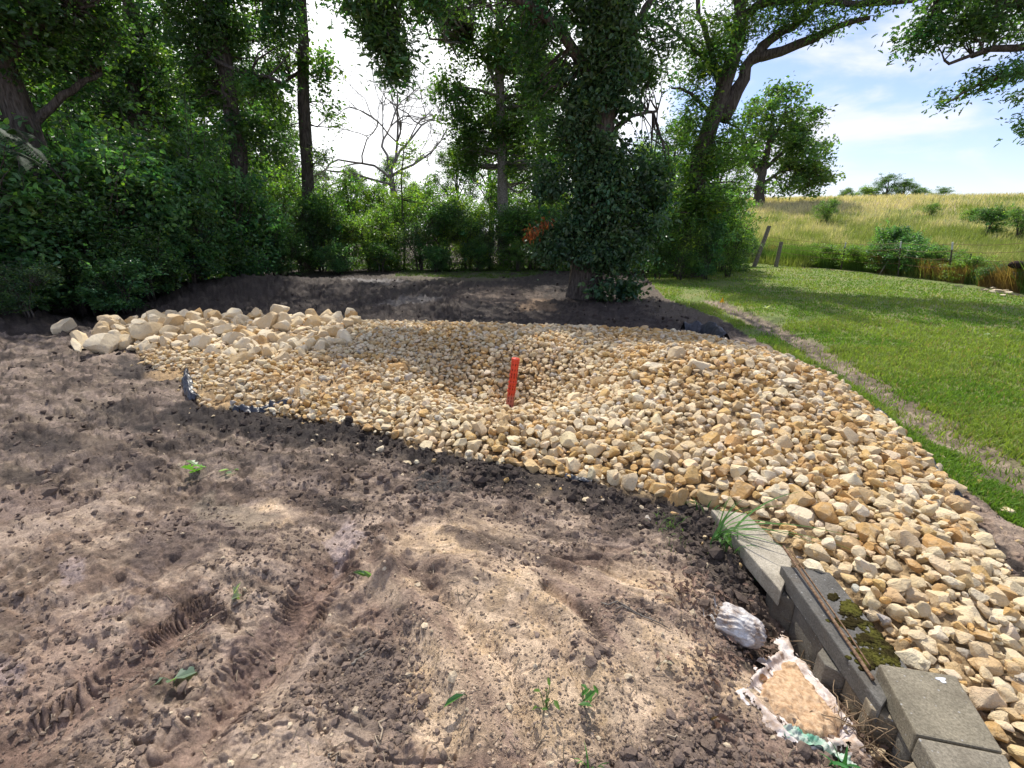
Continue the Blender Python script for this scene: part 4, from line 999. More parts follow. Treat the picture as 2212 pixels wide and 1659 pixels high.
for px, D, k, sc in ((-260, 15, 1, 1.0), (-60, 18, 3, 1.1), (60, 24, 0, 1.15), (180, 28, 1, 1.1), (120, 35, 2, 1.3), (320, 27, 3, 1.0), (400, 33, 0, 1.2), (470, 27, 2, 1.0), (560, 31, 1, 1.0), (600, 38, 3, 1.0), (250, 42, 1, 1.4), (10, 40, 0, 1.4), (-420, 22, 0, 1.3), (-150, 30, 2, 1.4),
                    (700, 46, 0, .62), (780, 52, 3, .6), (900, 52, 2, .62), (990, 44, 0, .72), (1060, 40, 1, .85), (1160, 36, 3, 1.0), (1250, 38, 0, .8), (1380, 34, 2, .7), (1440, 30, 3, .62), (1530, 30, 0, .55), (860, 60, 1, .7)):
    lab = labs[0 if px < 130 else 1 if px < 420 else 2 if px < 650 else 3 if px < 1200 else 4]
    place_generic(px, D, k, sc, float(r_.uniform(0, 6.28)), lab, 'woodland: ' + lab)
for px, w, D, k, sc, lab in ((1850, 0, 120, 2, 1.05, 'distant tree on the skyline at the left end of the far clump'), (1890, 0, 120, 1, 1.0, 'tallest distant dark tree in the skyline clump'), (1925, 0, 118, 0, 1.0, 'distant tree on the skyline right of the tallest'), (1960, 0, 120, 3, .8, 'small distant tree low on the skyline'), (2010, 0, 120, 1, .75, 'round distant tree standing alone at the right end of the skyline clump'), (1805, 0, 118, 3, .75, 'faint distant tree on the skyline beside the lone meadow tree')):
    place_generic(px, D, k, sc, px * .37, lab, None)

# ------------------------------------------------------------------ shrubs: six kinds, copied
def shrub(seed, h, rad, n, base, size, per=34, tmpl=LEAF6, spread=.17, yellow=.06, droop=.25, up=.9):
    r = np.random.default_rng(seed); wood, leaf = MB(), MB(); nodes = []
    for k in range(9):
        a = r.uniform(0, 6.28); e = np.array([math.cos(a) * rad * .6, math.sin(a) * rad * .6, h * r.uniform(.6, .95)])
        nodes.append(limb(wood, [np.array([math.cos(a) * .12, math.sin(a) * .12, -.05]), e * [.35, .35, .55], e], .028, .010, r, 8, 5))
    B = [(0, 0, h * .55, rad, rad, h * .42, n), (rad * .3, 0, h * .8, rad * .5, rad * .5, h * .25, n // 4), (-rad * .4, rad * .2, h * .7, rad * .5, rad * .5, h * .25, n // 4), (0, -rad * .3, h * .25, rad * .9, rad * .7, h * .2, n // 4)]
    for k in range(16):      # shoots that stand clear of the mass
        a = r.uniform(0, 6.28); q = rad * r.uniform(.3, 1.05); s = np.array([math.cos(a) * q * .6, math.sin(a) * q * .6, h * .55]); e = np.array([math.cos(a) * q * 1.25, math.sin(a) * q * 1.25, h * r.uniform(.75, 1.28) * (1.1 - .25 * q / rad)])
        S_ = limb(wood, [s, (s + e) / 2 + [0, 0, .12], e], .012, .004, r, 10, 4); nn = 26; tt_ = r.uniform(.35, 1, nn); j_ = (tt_ * 9).astype(int)
        leaves(leaf, S_[j_] + r.normal(size=(nn, 3)) * .06, size * 1.1, np.clip(lcol(nn, base * r.uniform(.9, 1.9), r, None, .1), 0, .5), tmpl, r, .8, droop=.3)
    crown(leaf, wood, np.concatenate(nodes), B, r, per=per, spread=spread, size=size, base=base, tmpl=tmpl, twig=.005, yellow=yellow, droop=droop, up=up)
    return wood.build('stem', M['bark'], True), leaf.build('foliage', M['leaf'], False)
SHR = [shrub(71, 2.6, 1.35, 190, G_BLUE, .12), shrub(72, 3.0, 1.3, 190, G_DARK * 1.3, .11), shrub(73, 2.4, 1.3, 170, G_LIGHT, .09, tmpl=LEAF4, per=40), shrub(74, 2.8, 1.2, 180, G_OAK * 1.3, .09, tmpl=LEAF4, per=40),
       shrub(75, 3.4, 1.5, 210, G_BLUE * .9, .15, per=26), shrub(76, 2.2, 1.1, 150, np.array([.07, .12, .06]), .075, per=46, tmpl=LEAF4)]
def place_shrub(px, D, k, sc, lab, grp=None, zs=1.0, name='shrub'):
    p = at(px, 540, D); z = hz(p[0], D)
    t = empty(name, (p[0], D, z), lab, name.split('_')[-1], grp); t.rotation_euler = (0, 0, random.uniform(0, 6.28)); t.scale = (sc, sc, sc * zs)
    link('stem', SHR[k][0], t); link('foliage', SHR[k][1], t)
ga = 'big-leaved dark bush in the thick scrub on the left above the stone berm'
gb = 'bush in the sunlit scrub band behind the back soil, left of the vine-wrapped oak'
gc = 'taller bush in the back row of scrub under the wood'
gd = 'bush under the leaning oak at the corner of the lawn'
for px, D, k, sc, zs in ((-60, 9.4, 4, 1.0, 1.0), (40, 10.2, 0, 1.05, 1.0), (150, 10.6, 1, 1.0, 1.0), (250, 11.6, 4, 1.0, 1.0), (340, 12.6, 0, 1.1, 1.1), (420, 13.8, 1, 1.15, 1.1), (500, 15, 0, 1.1, 1.1), (90, 12.5, 4, 1.2, 1.1), (230, 13.8, 0, 1.35, 1.15), (330, 15.2, 3, 1.35, 1.2), (430, 16.6, 1, 1.4, 1.15), (-20, 13, 1, 1.3, 1.2), (-160, 11, 0, 1.3, 1.2), (560, 16.4, 0, 1.0, 1.0), (150, 15.5, 2, 1.5, 1.2), (-250, 9, 1, 1.2, 1.2), (20, 8.6, 5, .62, .8), (240, 10.3, 0, .55, .8), (300, 11.2, 1, .6, .9), (400, 12.6, 4, .6, .9)):
    place_shrub(px, D, k, sc, ga, 'dark scrub on the left', zs)
for px, D, k, sc, zs in ((590, 18, 3, 1.0, 1), (640, 19.6, 5, 1.0, 1), (690, 20, 1, 1.05, 1), (740, 20.4, 5, 1.1, .95), (800, 20.8, 2, 1.05, .95), (850, 22.4, 3, 1.1, 1), (905, 21, 5, 1.0, .95), (960, 21.2, 1, 1.05, .9), (1010, 21.6, 2, 1.0, .9), (1060, 21.4, 5, .95, .9), (1110, 21.6, 1, 1.0, .9), (1150, 21.2, 3, 1.0, .95), (1200, 21.8, 0, 1.0, 1), (1250, 22, 1, 1.0, 1), (620, 17.4, 1, .6, .8), (720, 18.8, 0, .55, .8), (820, 19.8, 1, .5, .8), (940, 20.2, 0, .5, .8), (1030, 20.4, 1, .55, .8), (1120, 20.2, 3, .5, .8)):
    place_shrub(px, D, k, sc, gb, 'scrub band behind the back soil', zs)
for px, D, k, sc, zs in ((600, 24, 3, 1.5, 1.2), (680, 25, 2, 1.4, 1.15), (760, 26, 3, 1.35, 1.15), (840, 26, 2, 1.4, 1.15), (930, 26, 3, 1.3, 1.1), (1010, 26, 2, 1.3, 1.1), (1100, 26, 3, 1.4, 1.15), (1190, 26, 2, 1.4, 1.1), (1290, 25, 3, 1.4, 1.1), (1370, 24, 1, 1.3, 1.1), (520, 22, 3, 1.5, 1.2)):
    place_shrub(px, D, k, sc, gc, 'back row of scrub', zs)
for px, D, k, sc, zs in ((1425, 16.6, 1, .62, 1.1), (1475, 16.3, 3, .66, 1.2), (1530, 16.6, 0, .60, 1.2), (1580, 17.2, 3, .6, 1.2), (1400, 19.5, 0, 1.0, 1.1), (1450, 19, 3, 1.0, 1.1), (1510, 19.5, 1, 1.05, 1.1), (1560, 20, 3, 1.0, 1.1), (1600, 20.6, 5, .7, 1), (1340, 20, 1, 1.0, 1.1), (1470, 21.5, 2, 1.2, 1.1), (1540, 22, 3, 1.1, 1.1)):
    place_shrub(px, D, k, sc, gd, 'bushes under the leaning oak', zs)

def sapling():
    r = np.random.default_rng(81); wood, leaf = MB(), MB(); b = G(873, 578); D = b[1]
    tr = limb(wood, [b, at(871, 500, D), at(868, 420, D), at(872, 330, D), at(880, 300, D)], .055, .015, r, 14, 8)
    B = [bl(870, 400, D, 40, 70, .7, 34), bl(880, 320, D, 24, 34, .5, 14), bl(905, 350, D, 22, 26, .4, 8), bl(840, 440, D, 26, 26, .4, 10), bl(910, 430, D, 26, 26, .4, 10)]
    crown(leaf, wood, tr[4:], B, r, per=30, spread=.24, size=.13, base=G_LIGHT, yellow=.15)
    finish_tree('sapling', b, 'slender young tree with a thin bare stem in front of the scrub', 'tree', wood, leaf)
sapling()

# fronds of a tree-of-heaven bush leaning in at the left edge
def frond_bush():
    r = np.random.default_rng(82); wood, leaf = MB(), MB(); b = G(-40, 640); D = 8.4; b = at(-60, 640, D); b[2] = hz(b[0], D)
    for k in range(7):
        px, py = r.uniform(-110, 40), r.uniform(250, 350)
        a = np.array([b[0], D + .4, b[2] + .3]); e = at(px, py, D + r.uniform(-.3, .5)); m = (a + e) / 2 + [0, 0, .5]
        C = limb(wood, [a, m, e], .016, .004, r, 8, 4)
        d = np.array([r.uniform(-.3, 1), r.uniform(-.7, .2), -.15]); d /= np.linalg.norm(d); L = r.uniform(.45, .8)
        n = 15; t = np.linspace(.08, 1, n); ax = e + d * (t * L)[:, None] + np.array([0, 0, -.22]) * (t ** 2 * L)[:, None]
        V, F = tube_batch(ax[None], np.full((1, n), .004), 3); wood.add(V, F)
        sd = np.cross(d, [0, 0, 1]); sd /= np.linalg.norm(sd)
        c0 = lcol(1, G_BLUE * .35, r)[0]
        for sgn in (1, -1):
            T, Fs = LEAF6; ln = .15 * np.sin(np.clip(t, .15, .95) * 3.0 + .1) + .05
            dd = sd * sgn + d * .5 + np.array([0, 0, -.35]); dd /= np.linalg.norm(dd); nn = np.cross(dd, d); nn /= np.linalg.norm(nn)
            V = ax[:, None] + ln[:, None, None] * (T[None, :, :1] * dd + T[None, :, 1:2] * .55 * d + T[None, :, 2:3] * nn * .3)
            leaf.add(V.reshape(-1, 3), [(f[None] + (np.arange(n) * 6)[:, None, None]).reshape(-1, f.shape[1]) for f in Fs], np.tile(c0, (n * 6, 1)))
    finish_tree('shrub', b, 'bush with long feathery compound leaves leaning in at the left edge', 'shrub', wood, leaf, leafmat='grass')
frond_bush()

# ------------------------------------------------------------------ grass
def blades(mb, x, y, z, h, w, r, base_col, lean=0.35, seg=True):
    n = len(x); a = r.uniform(0, 6.28, n); c, s = np.cos(a), np.sin(a); L = r.normal(0, lean, (n, 2)) * h[:, None]
    p = np.stack([x, y, z], 1); sd = np.stack([c, s, 0 * c], 1) * w[:, None] * .5
    tip = p + np.stack([L[:, 0], L[:, 1], h], 1); mid = p + np.stack([L[:, 0] * .35, L[:, 1] * .35, h * .55], 1)
    if seg:
        V = np.stack([p - sd, p + sd, mid + sd * .8, mid - sd * .8, tip], 1); i = (np.arange(n) * 5)[:, None]
        F = [i + np.array([[0, 1, 2, 3]]), i + np.array([[3, 2, 4]])]; k = 5
    else:
        V = np.stack([p - sd, p + sd, tip], 1); i = (np.arange(n) * 3)[:, None]; F = [i + np.array([[0, 1, 2]])]; k = 3
    mb.add(V.reshape(-1, 3), F, np.repeat(base_col, k, 0))
def polar(N, y0, y1, a0, a1, r):
    rr = 1 / r.uniform(1 / y1, 1 / y0, N); aa = r.uniform(a0, a1, N); return rr * np.sin(aa), rr * np.cos(aa)
def lawn():
    r = np.random.default_rng(91); mb = MB()
    x, y = polar(620000, 2.4, 32, 0.05, 1.08, r)
    jx = x + 0.16 * (fbm(x, y, 3.0, 3, 71) - 0.5); jy = y + 0.16 * (fbm(x, y, 3.0, 3, 72) - 0.5)
    m = inpoly(LAWN, jx, jy); dr, _ = dline(RUT, x, y); med = fbm(x, y, 5, 3, 95)
    m &= r.random(len(x)) > 0.93 * sst(.38, .15, dr + .35 * (med - .5))
    bare = np.zeros(len(x)); px, py, zc = topx(x, y)
    for a, b, rx, ry in ((1660, 690, 70, 20), (1590, 680, 40, 14), (1500, 640, 40, 20), (1560, 615, 50, 6), (1620, 715, 50, 14), (1740, 690, 26, 8)): bare = np.maximum(bare, np.exp(-(((px - a) / rx) ** 2 + ((py - b) / ry) ** 2)))
    m &= r.random(len(x)) > .9 * sst(.3, .8, bare + .5 * (med - .5))
    m &= r.random(len(x)) < .35 + .65 * sst(.36, .50, med)
    x, y = x[m], y[m]; n = len(x); z = height(x, y); d = np.hypot(x, y)
    g = sst(.35, .65, fbm(x, y, .8, 3, 96))[:, None]; c = np.array([.135, .235, .040]) * (1 - g) + np.array([.23, .30, .070]) * g
    c = c * r.uniform(.7, 1.3, (n, 1)); dry = r.random(n) < .10; c[dry] = np.array([.34, .28, .15]) * r.uniform(.7, 1.1, (dry.sum(), 1))
    blades(mb, x, y, z, r.uniform(.022, .050, n) * (1 + .5 * g[:, 0]), .0045 + .0011 * d, r, c, .45)
    # the faint grass by the back edge and thin tufts in the loam
    x, y = polar(60000, 10, 24, -.28, .30, r); jx = x + 0.3 * (fbm(x, y, 1.5, 3, 71) - 0.5); m = inpoly(PATCH, jx, y) & (fbm(x, y, 2.2, 3, 97) > .46)
    x, y = x[m], y[m]; n = len(x); blades(mb, x, y, height(x, y), r.uniform(.04, .08, n), np.full(n, .014), r, np.array([.09, .14, .035]) * r.uniform(.7, 1.3, (n, 1)), .4)
    print('lawn', mb.n); o = link('lawn_grass', mb.build('lawn_grass', M['grass'])); tagp(o, 'short mown green grass of the lawn on the right', 'grass', None, 'stuff')
lawn()
def meadow():
    r = np.random.default_rng(92); mb = MB()
    x, y = polar(360000, 14, 100, 0.14, 1.0, r); d = y + .25 * (x - 14)
    m = (((d > 22) & (x > 5.0)) | ((x > 14.9) & (y > 9))) & ~inpoly(LAWN, x, y); x, y = x[m], y[m]; n = len(x); dd = np.hypot(x, y)
    g = sst(.36, .62, .5 * fbm(x, y, .14, 3, 91) + .5 * fbm(x, y, .8, 3, 92) + .22 * (sst(26, 70, y) - .5) + r.normal(0, .05, n))[:, None]
    c = np.array([.21, .25, .08]) * (1 - g) + np.array([.56, .48, .34]) * g; c = c * r.uniform(.75, 1.25, (n, 1))
    h = r.uniform(.25, .62, n) * (.8 + .5 * fbm(x, y, .5, 2, 98)); blades(mb, x, y, height(x, y, False) - .03, h, .006 + .0009 * dd, r, c, .30, False)
    o = link('meadow_grass', mb.build('meadow_grass', M['grass'])); tagp(o, 'tall tan and green meadow grass covering the hill beyond the fence', 'grass', None, 'stuff')
    # coarse weeds along the fence foot
    mb = MB(); N = 70000; pxe = r.uniform(1600, 2330, N); pye = np.interp(pxe, [1600, 1640, 1850, 2000, 2212, 2330], [566, 571, 588, 605, 636, 650]); E = np.array([P(u, v)[:2] for u, v in zip(pxe, pye)])
    k = 1 + (r.uniform(.0, 1, N) ** 1.3) * .19; x = E[:, 0] * k + .25; y = E[:, 1] * k + .05; m = (fbm(x, y, .8, 2, 99) > .40) & (~inpoly(LAWN, x, y)); x, y = x[m], y[m]; n = len(x)
    c = np.where((fbm(x, y, .7, 2, 101) > .66)[:, None], np.array([.26, .17, .08]), np.array([.12, .20, .05])) * r.uniform(.7, 1.3, (n, 1))
    blades(mb, x, y, height(x, y, False) - .02, r.uniform(.25, .95, n) * (.6 + .8 * fbm(x, y, .7, 2, 7)), np.full(n, .018), r, c, .28)
    o = link('fence_weeds', mb.build('fence_weeds', M['grass'])); tagp(o, 'long coarse green and russet weeds along the foot of the wire fence', 'weeds', None, 'stuff')
meadow()
# undergrowth: low leaves under the shrubs and along the wood edge
def undergrowth():
    r = np.random.default_rng(93); mb = MB(); N = 26000
    px = r.uniform(-100, 1620, N); D = np.where(px < 560, 9.6 + (px + 60) * .0125, 20.8) + r.exponential(1.1, N) + .4 * np.sin(px * .05)
    D = np.where(px > 1330, 19.5 + r.exponential(1.0, N), D)
    p = np.array([at(a, 560, d) for a, d in zip(px, D)]); z = height(p[:, 0], p[:, 1], False) + r.random(N) ** 2 * .55
    C = np.stack([p[:, 0], p[:, 1], z], 1); leaves(mb, C, .10, lcol(N, G_OAK * 1.1, r, None, .1), LEAF4, r, 1.2)
    o = link('undergrowth', mb.build('undergrowth', M['leaf'])); tagp(o, 'low leafy undergrowth along the edge of the wood', 'undergrowth', None, 'stuff')
undergrowth()
# bramble and weeds clumps along the fence, each its own plant
fw = [(1745, 23.0, 5, .38, .8, 'small grey-green bush by the second steel fence post'), (1800, 21.9, 2, .66, .62, 'bright leafy weed clump left of the first steel post'), (1860, 20.4, 2, .66, .62, 'weed clump between the first and second steel posts'), (1930, 18.9, 1, .66, .62, 'dark leafy weed clump at the foot of the second steel post'),
      (1985, 18.0, 0, .66, .66, 'dark bramble mound right of the second steel post'), (2050, 16.9, 3, .64, .62, 'dark bramble mound below the third steel post'), (2110, 15.6, 2, .56, .62, 'green weed clump right of the third steel post'), (2165, 14.3, 5, .42, .75, 'grey-green weed clump near the right edge stones'),
      (1925, 24, 0, .72, .95, 'wide sumac bush spreading behind the fence'), (1965, 24.5, 0, .6, .9, 'sumac stems at the right of the wide bush behind the fence'), (1770, 42, 3, .9, .8, 'lone dark shrub high in the meadow below the skyline'), (1755, 27, 2, .35, .9, 'twiggy olive bush behind the short wooden post'),
      (2120, 34, 1, .8, .8, 'dark shrub in the meadow left of the right edge'), (2190, 32, 3, .9, .8, 'dark shrub in the meadow at the right edge'), (2080, 40, 2, .7, .6, 'low green patch bush in the upper meadow'), (1990, 44, 3, .6, .6, 'faint low bush in the upper meadow above the sumac'),
      (1600, 23.5, 1, .5, 1.2, 'small sapling bush just left of the leaning wooden post')]
for px, D, k, sc, zs, lab in fw: place_shrub(px, D, k, sc, lab, None, zs)
# ------------------------------------------------------------------ block wall: caps, blocks, bar
def prism(mb, poly, z0, z1, c=(1, 1, 1)):
    n = len(poly); V = [(x, y, z1) for x, y in poly] + [(x, y, z0) for x, y in poly]
    a = sum(poly[i][0] * poly[(i + 1) % n][1] - poly[(i + 1) % n][0] * poly[i][1] for i in range(n))
    top = list(range(n)); 
    if a < 0: top = top[::-1]
    bot = [i + n for i in reversed(top)]
    side = [[top[(i + 1) % n], top[i], top[i] + n, top[(i + 1) % n] + n] for i in range(n)]
    mb.add(np.array(V), [np.array([top]), np.array([bot]), np.array(side)], c)
def roughen(me, bevel=0.006, cuts=0, amp=0.0, seed=0):
    bm = bmesh.new(); bm.from_mesh(me)
    bmesh.ops.bevel(bm, geom=[e for e in bm.edges], offset=bevel, segments=2, affect='EDGES', profile=0.6)
    if cuts:
        bmesh.ops.triangulate(bm, faces=bm.faces[:]); bmesh.ops.subdivide_edges(bm, edges=bm.edges[:], cuts=cuts, use_grid_fill=True)
        r = np.random.default_rng(seed)
        for v in bm.verts: v.co += Vector(r.normal(0, amp, 3))
    bm.to_mesh(me); bm.free(); return me
cap_lab = {'slab': ('concrete_slab', 'clean pale concrete slab sunk flush where the stone meets the soil, grass growing over it', 'slab', (0.36, 0.32, 0.25)),
    'mossy': ('coping_stone', 'dark weathered concrete wall cap with olive moss and a rusty bar on it', 'coping stone', (0.125, 0.118, 0.105)),
    'flat': ('coping_stone', 'lichen-speckled concrete wall cap with a white spot, between the mossy cap and the bottom edge', 'coping stone', (0.215, 0.188, 0.135)),
    'last': ('coping_stone', 'concrete wall cap cut off by the bottom right edge, past the narrow dark joint', 'coping stone', (0.205, 0.18, 0.135))}
def frame_of(i):
    pts = CAPS_W[i]; o = np.array(pts[0]); e = np.array(pts[3]); u = e - o; L = np.linalg.norm(u); u = u / L; v = np.array([-u[1], u[0]])
    if np.dot(np.array(pts[1]) - o, v) < 0: v = -v
    return o, u, v, L
for i, (key, pxs, zt, th) in enumerate(CAPDEF):
    nm, lab, cat_, c = cap_lab[key]; mb = MB(); poly = CAPS_W[i]
    cen = np.mean(np.array(poly), 0); prism(mb, [tuple(np.array(p) - cen) for p in poly], -th, 0)
    o = link(nm, roughen(mb.build(nm, M['concrete']), 0.007), None, (cen[0], cen[1], zt)); o.color = (*c, 1)
    tagp(o, lab, cat_, None, 'thing')
    if key == 'mossy':      # raised cushions of moss
        r = np.random.default_rng(6); mm = MB()
        o_, u, v, L = frame_of(i); W = np.linalg.norm(np.array(poly[1]) - np.array(poly[0]))
        def moss(px, py, rx, ry, n):
            for _ in range(n):
                q = P(px + r.normal() * rx, py + r.normal() * ry, zt); 
                if sdist(poly, np.array([q[0]]), np.array([q[1]]))[0] > -0.004: continue
                V, Fc = ICO1; s = r.uniform(.003, .010); mm.add(V * [s * 1.5, s * 1.5, s * .28] + r.normal(size=V.shape) * s * .12 + [q[0], q[1], zt], [Fc])
        moss(1800, 1290, 4, 3, 50); moss(1838, 1317, 10, 8, 300); moss(1846, 1346, 22, 4, 200); moss(1900, 1366, 9, 10, 200); moss(1930, 1405, 10, 14, 380); moss(1878, 1425, 12, 8, 240); moss(1868, 1380, 9, 5, 120); moss(1885, 1395, 26, 16, 60)
        mo = link('moss', mm.build('moss', M['moss'], True, (cen[0], cen[1], zt)), o)
    if key == 'flat':
        mm = MB(); q = P(2034, 1468, zt + .0015); t = np.linspace(0, 6.28, 17)[:-1]; rr_ = .011 * (1 + .3 * np.sin(t * 3) + .15 * np.sin(t * 5))
        V = np.stack([rr_ * np.cos(t) * 1.3, rr_ * np.sin(t), 0 * t], 1) + q; V = np.vstack([V, V - [0, 0, .0012]])
        mm.add(V, [np.arange(16)[None], np.stack([np.arange(16), np.arange(16) + 16, (np.arange(16) + 1) % 16 + 16, (np.arange(16) + 1) % 16], 1)])
        s = link('lichen_spot', mm.build('lichen_spot', M['pale_paint'], False, (cen[0], cen[1], zt)), o)
def wall_block(i, s0, s1, zt, zb, out, lab, c=(0.17, 0.155, 0.125), d=0.16):
    o_, u, v, L = frame_of(i); ch = min(0.05, (s1 - s0) * .3)
    pl = [(s0, .02), (s0 + ch, -out), (s1 - ch, -out), (s1, .02), (s1, d), (s0, d)]
    W = [o_ + u * a + v * b_ for a, b_ in pl]; cen = np.mean(W, 0); mb = MB(); prism(mb, [tuple(w - cen) for w in W], zb - zt, 0)
    ob = link('wall_block', roughen(mb.build('wall_block', M['concrete']), 0.006), None, (cen[0], cen[1], zt)); ob.color = (*c, 1); tagp(ob, lab, 'wall block')
_, _, _, L1 = frame_of(1); _, _, _, L2 = frame_of(2)
wall_block(1, -0.035, 0.13, 0.028, -0.28, 0.045, 'grey angled wall block sticking out under the top end of the mossy cap')
wall_block(1, 0.133, L1 * .52, 0.026, -0.28, -0.012, 'grey wall block set back in shade under the middle of the mossy cap')
wall_block(1, L1 * .52 + .003, L1 * .52 + .14, 0.028, -0.28, 0.032, 'pale-topped wall block jutting out under the lower half of the mossy cap')
wall_block(1, L1 * .52 + .143, L1 - .05, 0.026, -0.28, -0.01, 'wall block under the bottom end of the mossy cap behind the dry stems', (0.22, 0.18, 0.12))
wall_block(2, 0.035, 0.15, 0.085, -0.28, 0.048, 'tan-topped angled wall block jutting out under the lichen-speckled cap', (0.24, 0.20, 0.14))
wall_block(2, 0.153, L2 - 0.02, 0.080, -0.28, -0.012, 'wall block in deep shade under the lichen-speckled cap')
wall_block(3, 0.0, 0.15, 0.085, -0.28, 0.05, 'tan wall block at the bottom edge below the dark joint', (0.24, 0.20, 0.14))
wall_block(0, 0.05, 0.30, -0.06, -0.30, -0.02, 'wall block under the clean pale slab')

def bar(name, pts, rad, lab, cat_, matn, ribs=False, n=40, sides=8):
    C = curve(pts, n); R = np.full(n, rad)
    if ribs: R = R * (1 + .12 * (np.arange(n) % 2))
    mb = MB(); V, F = tube_batch(C[None], R[None], sides); mb.add(V, F); o = link(name, mb.build(name, M[matn], True, C[0]), None, C[0]); tagp(o, lab, cat_); return o
zt = 0.12
bar('rusty_bar', [P(1692, 1180, zt + .045), P(1760, 1280, zt + .026), P(1886, 1468, zt + .012)], .0062, 'ribbed rusty steel bar lying lengthwise on the mossy cap', 'steel bar', 'rust', True, 160)
bar('rusty_wire', [P(1706, 1186, zt + .03), P(1740, 1236, zt + .008), P(1820, 1350, zt + .004), P(1880, 1440, zt + .004)], .003, 'thin rusty wire running beside the ribbed steel bar', 'wire', 'rust', False, 30)

# ------------------------------------------------------------------ orange perforated standpipe
def standpipe():
    b = PIPE_BASE.copy(); top = at(1114, 776, b[1] + .02)
    zc = b[1] * CP - (b[2] - H) * SP; Rr = 8.3 * zc / F_PX; ax = top - b; L = np.linalg.norm(ax); ax /= L
    rows = 92; sides = 36; z = np.linspace(-.12, L, rows); ang = np.arange(sides) * 2 * np.pi / sides
    hole_rows = []; per = (L - .045) / 11.5
    R = np.full(rows, Rr)
    V = np.stack([np.outer(R, np.cos(ang)), np.outer(R, np.sin(ang)), np.repeat(z[:, None], sides, 1)], -1).reshape(-1, 3)
    idx = np.arange(rows * sides).reshape(rows, sides); a = idx[:-1]; b_ = idx[1:]
    F = np.stack([a, np.roll(a, -1, 1), np.roll(b_, -1, 1), b_], -1)
    keep = np.ones((rows - 1, sides), bool)
    zm = (z[:-1] + z[1:]) / 2
    for k in range(11):
        zh = L - .05 - per * (k + .5) + (0.25 * per if k % 3 == 0 else 0)
        rws = np.argsort(np.abs(zm - zh))[:3]
        for q in rws: keep[q, 1::4] = False; keep[q, 2::4] &= (np.arange(2, sides, 4) % 8 != 99)
    t = empty('standpipe', b, 'bright orange-red perforated plastic standpipe tilting up out of the stone bowl', 'pipe')
    t.rotation_euler = Vector(ax).to_track_quat('Z', 'Y').to_euler()
    mb = MB(); mb.add(V, F[keep]); link('pipe_wall', mb.build('pipe_wall', M['orange_plastic'], True), t)
    mi = MB(); Vi = V.copy(); Vi[:, :2] *= .90; mi.add(Vi, F.reshape(-1, 4)); link('hole_shade_tube', mi.build('hole_shade_tube', M['hole_shade'], True), t)  # near-black inner tube stands in for the shade seen through the holes
    for k, (zz, w, e) in enumerate([(L - .035, .006, 1.09), (L - .145 * L / .46, .006, 1.11), (L - .20, .006, 1.11), (L - .29, .012, 1.13), (L - .345, .006, 1.11), (L - .39, .006, 1.13), (L - .415, .005, 1.11), (.03, .006, 1.13)]):
        mr = MB(); prof = [(.995, -w), (e, -w * .6), (e, w * .6), (.995, w)]
        Vr = np.concatenate([np.stack([Rr * p * np.cos(ang), Rr * p * np.sin(ang), np.full(sides, zz + q)], 1) for p, q in prof]); ix = np.arange(4 * sides).reshape(4, sides)
        mr.add(Vr, np.stack([ix[:-1], np.roll(ix[:-1], -1, 1), np.roll(ix[1:], -1, 1), ix[1:]], -1).reshape(-1, 4)); link('rib', mr.build('rib', M['orange_plastic'], True), t)
    mc = MB(); prof = [(1.02, L - .018), (1.05, L - .016), (1.05, L + .006), (.98, L + .012), (.35, L + .013), (.30, L + .020), (.001, L + .020)]
    Vr = np.concatenate([np.stack([Rr * p * np.cos(ang), Rr * p * np.sin(ang), np.full(sides, q)], 1) for p, q in prof]); ix = np.arange(len(prof) * sides).reshape(len(prof), sides)
    mc.add(Vr, np.stack([ix[:-1], np.roll(ix[:-1], -1, 1), np.roll(ix[1:], -1, 1), ix[1:]], -1).reshape(-1, 4)); link('cap', mc.build('cap', M['orange_plastic'], True), t)
standpipe()

# ------------------------------------------------------------------ cloth pieces
def cloth(name, pxs, width, lab, cat_, matn, r, amp=.02, nx=60, ny=12, lift=.01, arch=.05, parent=None, taper=0.6, kind=None):
    C = curve([G(*p) for p in pxs], nx); T = np.gradient(C[:, :2], axis=0); T /= np.linalg.norm(T, axis=1, keepdims=True) + 1e-9; Nn = np.stack([-T[:, 1], T[:, 0]], 1)
    s = np.linspace(-.5, .5, ny); tt = np.linspace(0, 1, nx); wd = width * (taper + (1 - taper) * np.sin(np.pi * np.clip(tt, .04, .96))) * (1 + .25 * (vn(tt * 9, tt * 0 + 3, 7) - .5))
    X = C[:, None, 0] + Nn[:, None, 0] * s[None] * wd[:, None]; Y = C[:, None, 1] + Nn[:, None, 1] * s[None] * wd[:, None]
    sh = X.shape; sc = 1 / max(width, .03)
    wr = fbm((X * sc * 1.6).ravel(), (Y * sc * 1.6).ravel(), 1.0, 4, int(r.integers(99)), .6, True).reshape(sh)
    X = X + (wr - .6) * amp * .8; Z = height(X.ravel(), Y.ravel()).reshape(sh) + lift + arch * np.cos(s * np.pi)[None] * (.5 + .8 * vn(tt * 6, tt * 0, 3))[:, None] + (wr - .5) * amp * 1.6
    org = C[0]; V = np.stack([X, Y, Z], -1).reshape(-1, 3) - org; ix = np.arange(nx * ny).reshape(nx, ny)
    F = np.stack([ix[:-1, :-1], ix[1:, :-1], ix[1:, 1:], ix[:-1, 1:]], -1).reshape(-1, 4)
    n = len(V); V2 = np.vstack([V, V - [0, 0, .003]])
    me = new_mesh(name, V2, [F, F[:, ::-1] + n], M[matn], None, True)
    o = link(name, me, parent, org if parent is None else org - np.array(parent.location)); 
    if cat_: tagp(o, lab, cat_)
    elif lab: o['label'] = lab
    return o
r_ = np.random.default_rng(12)
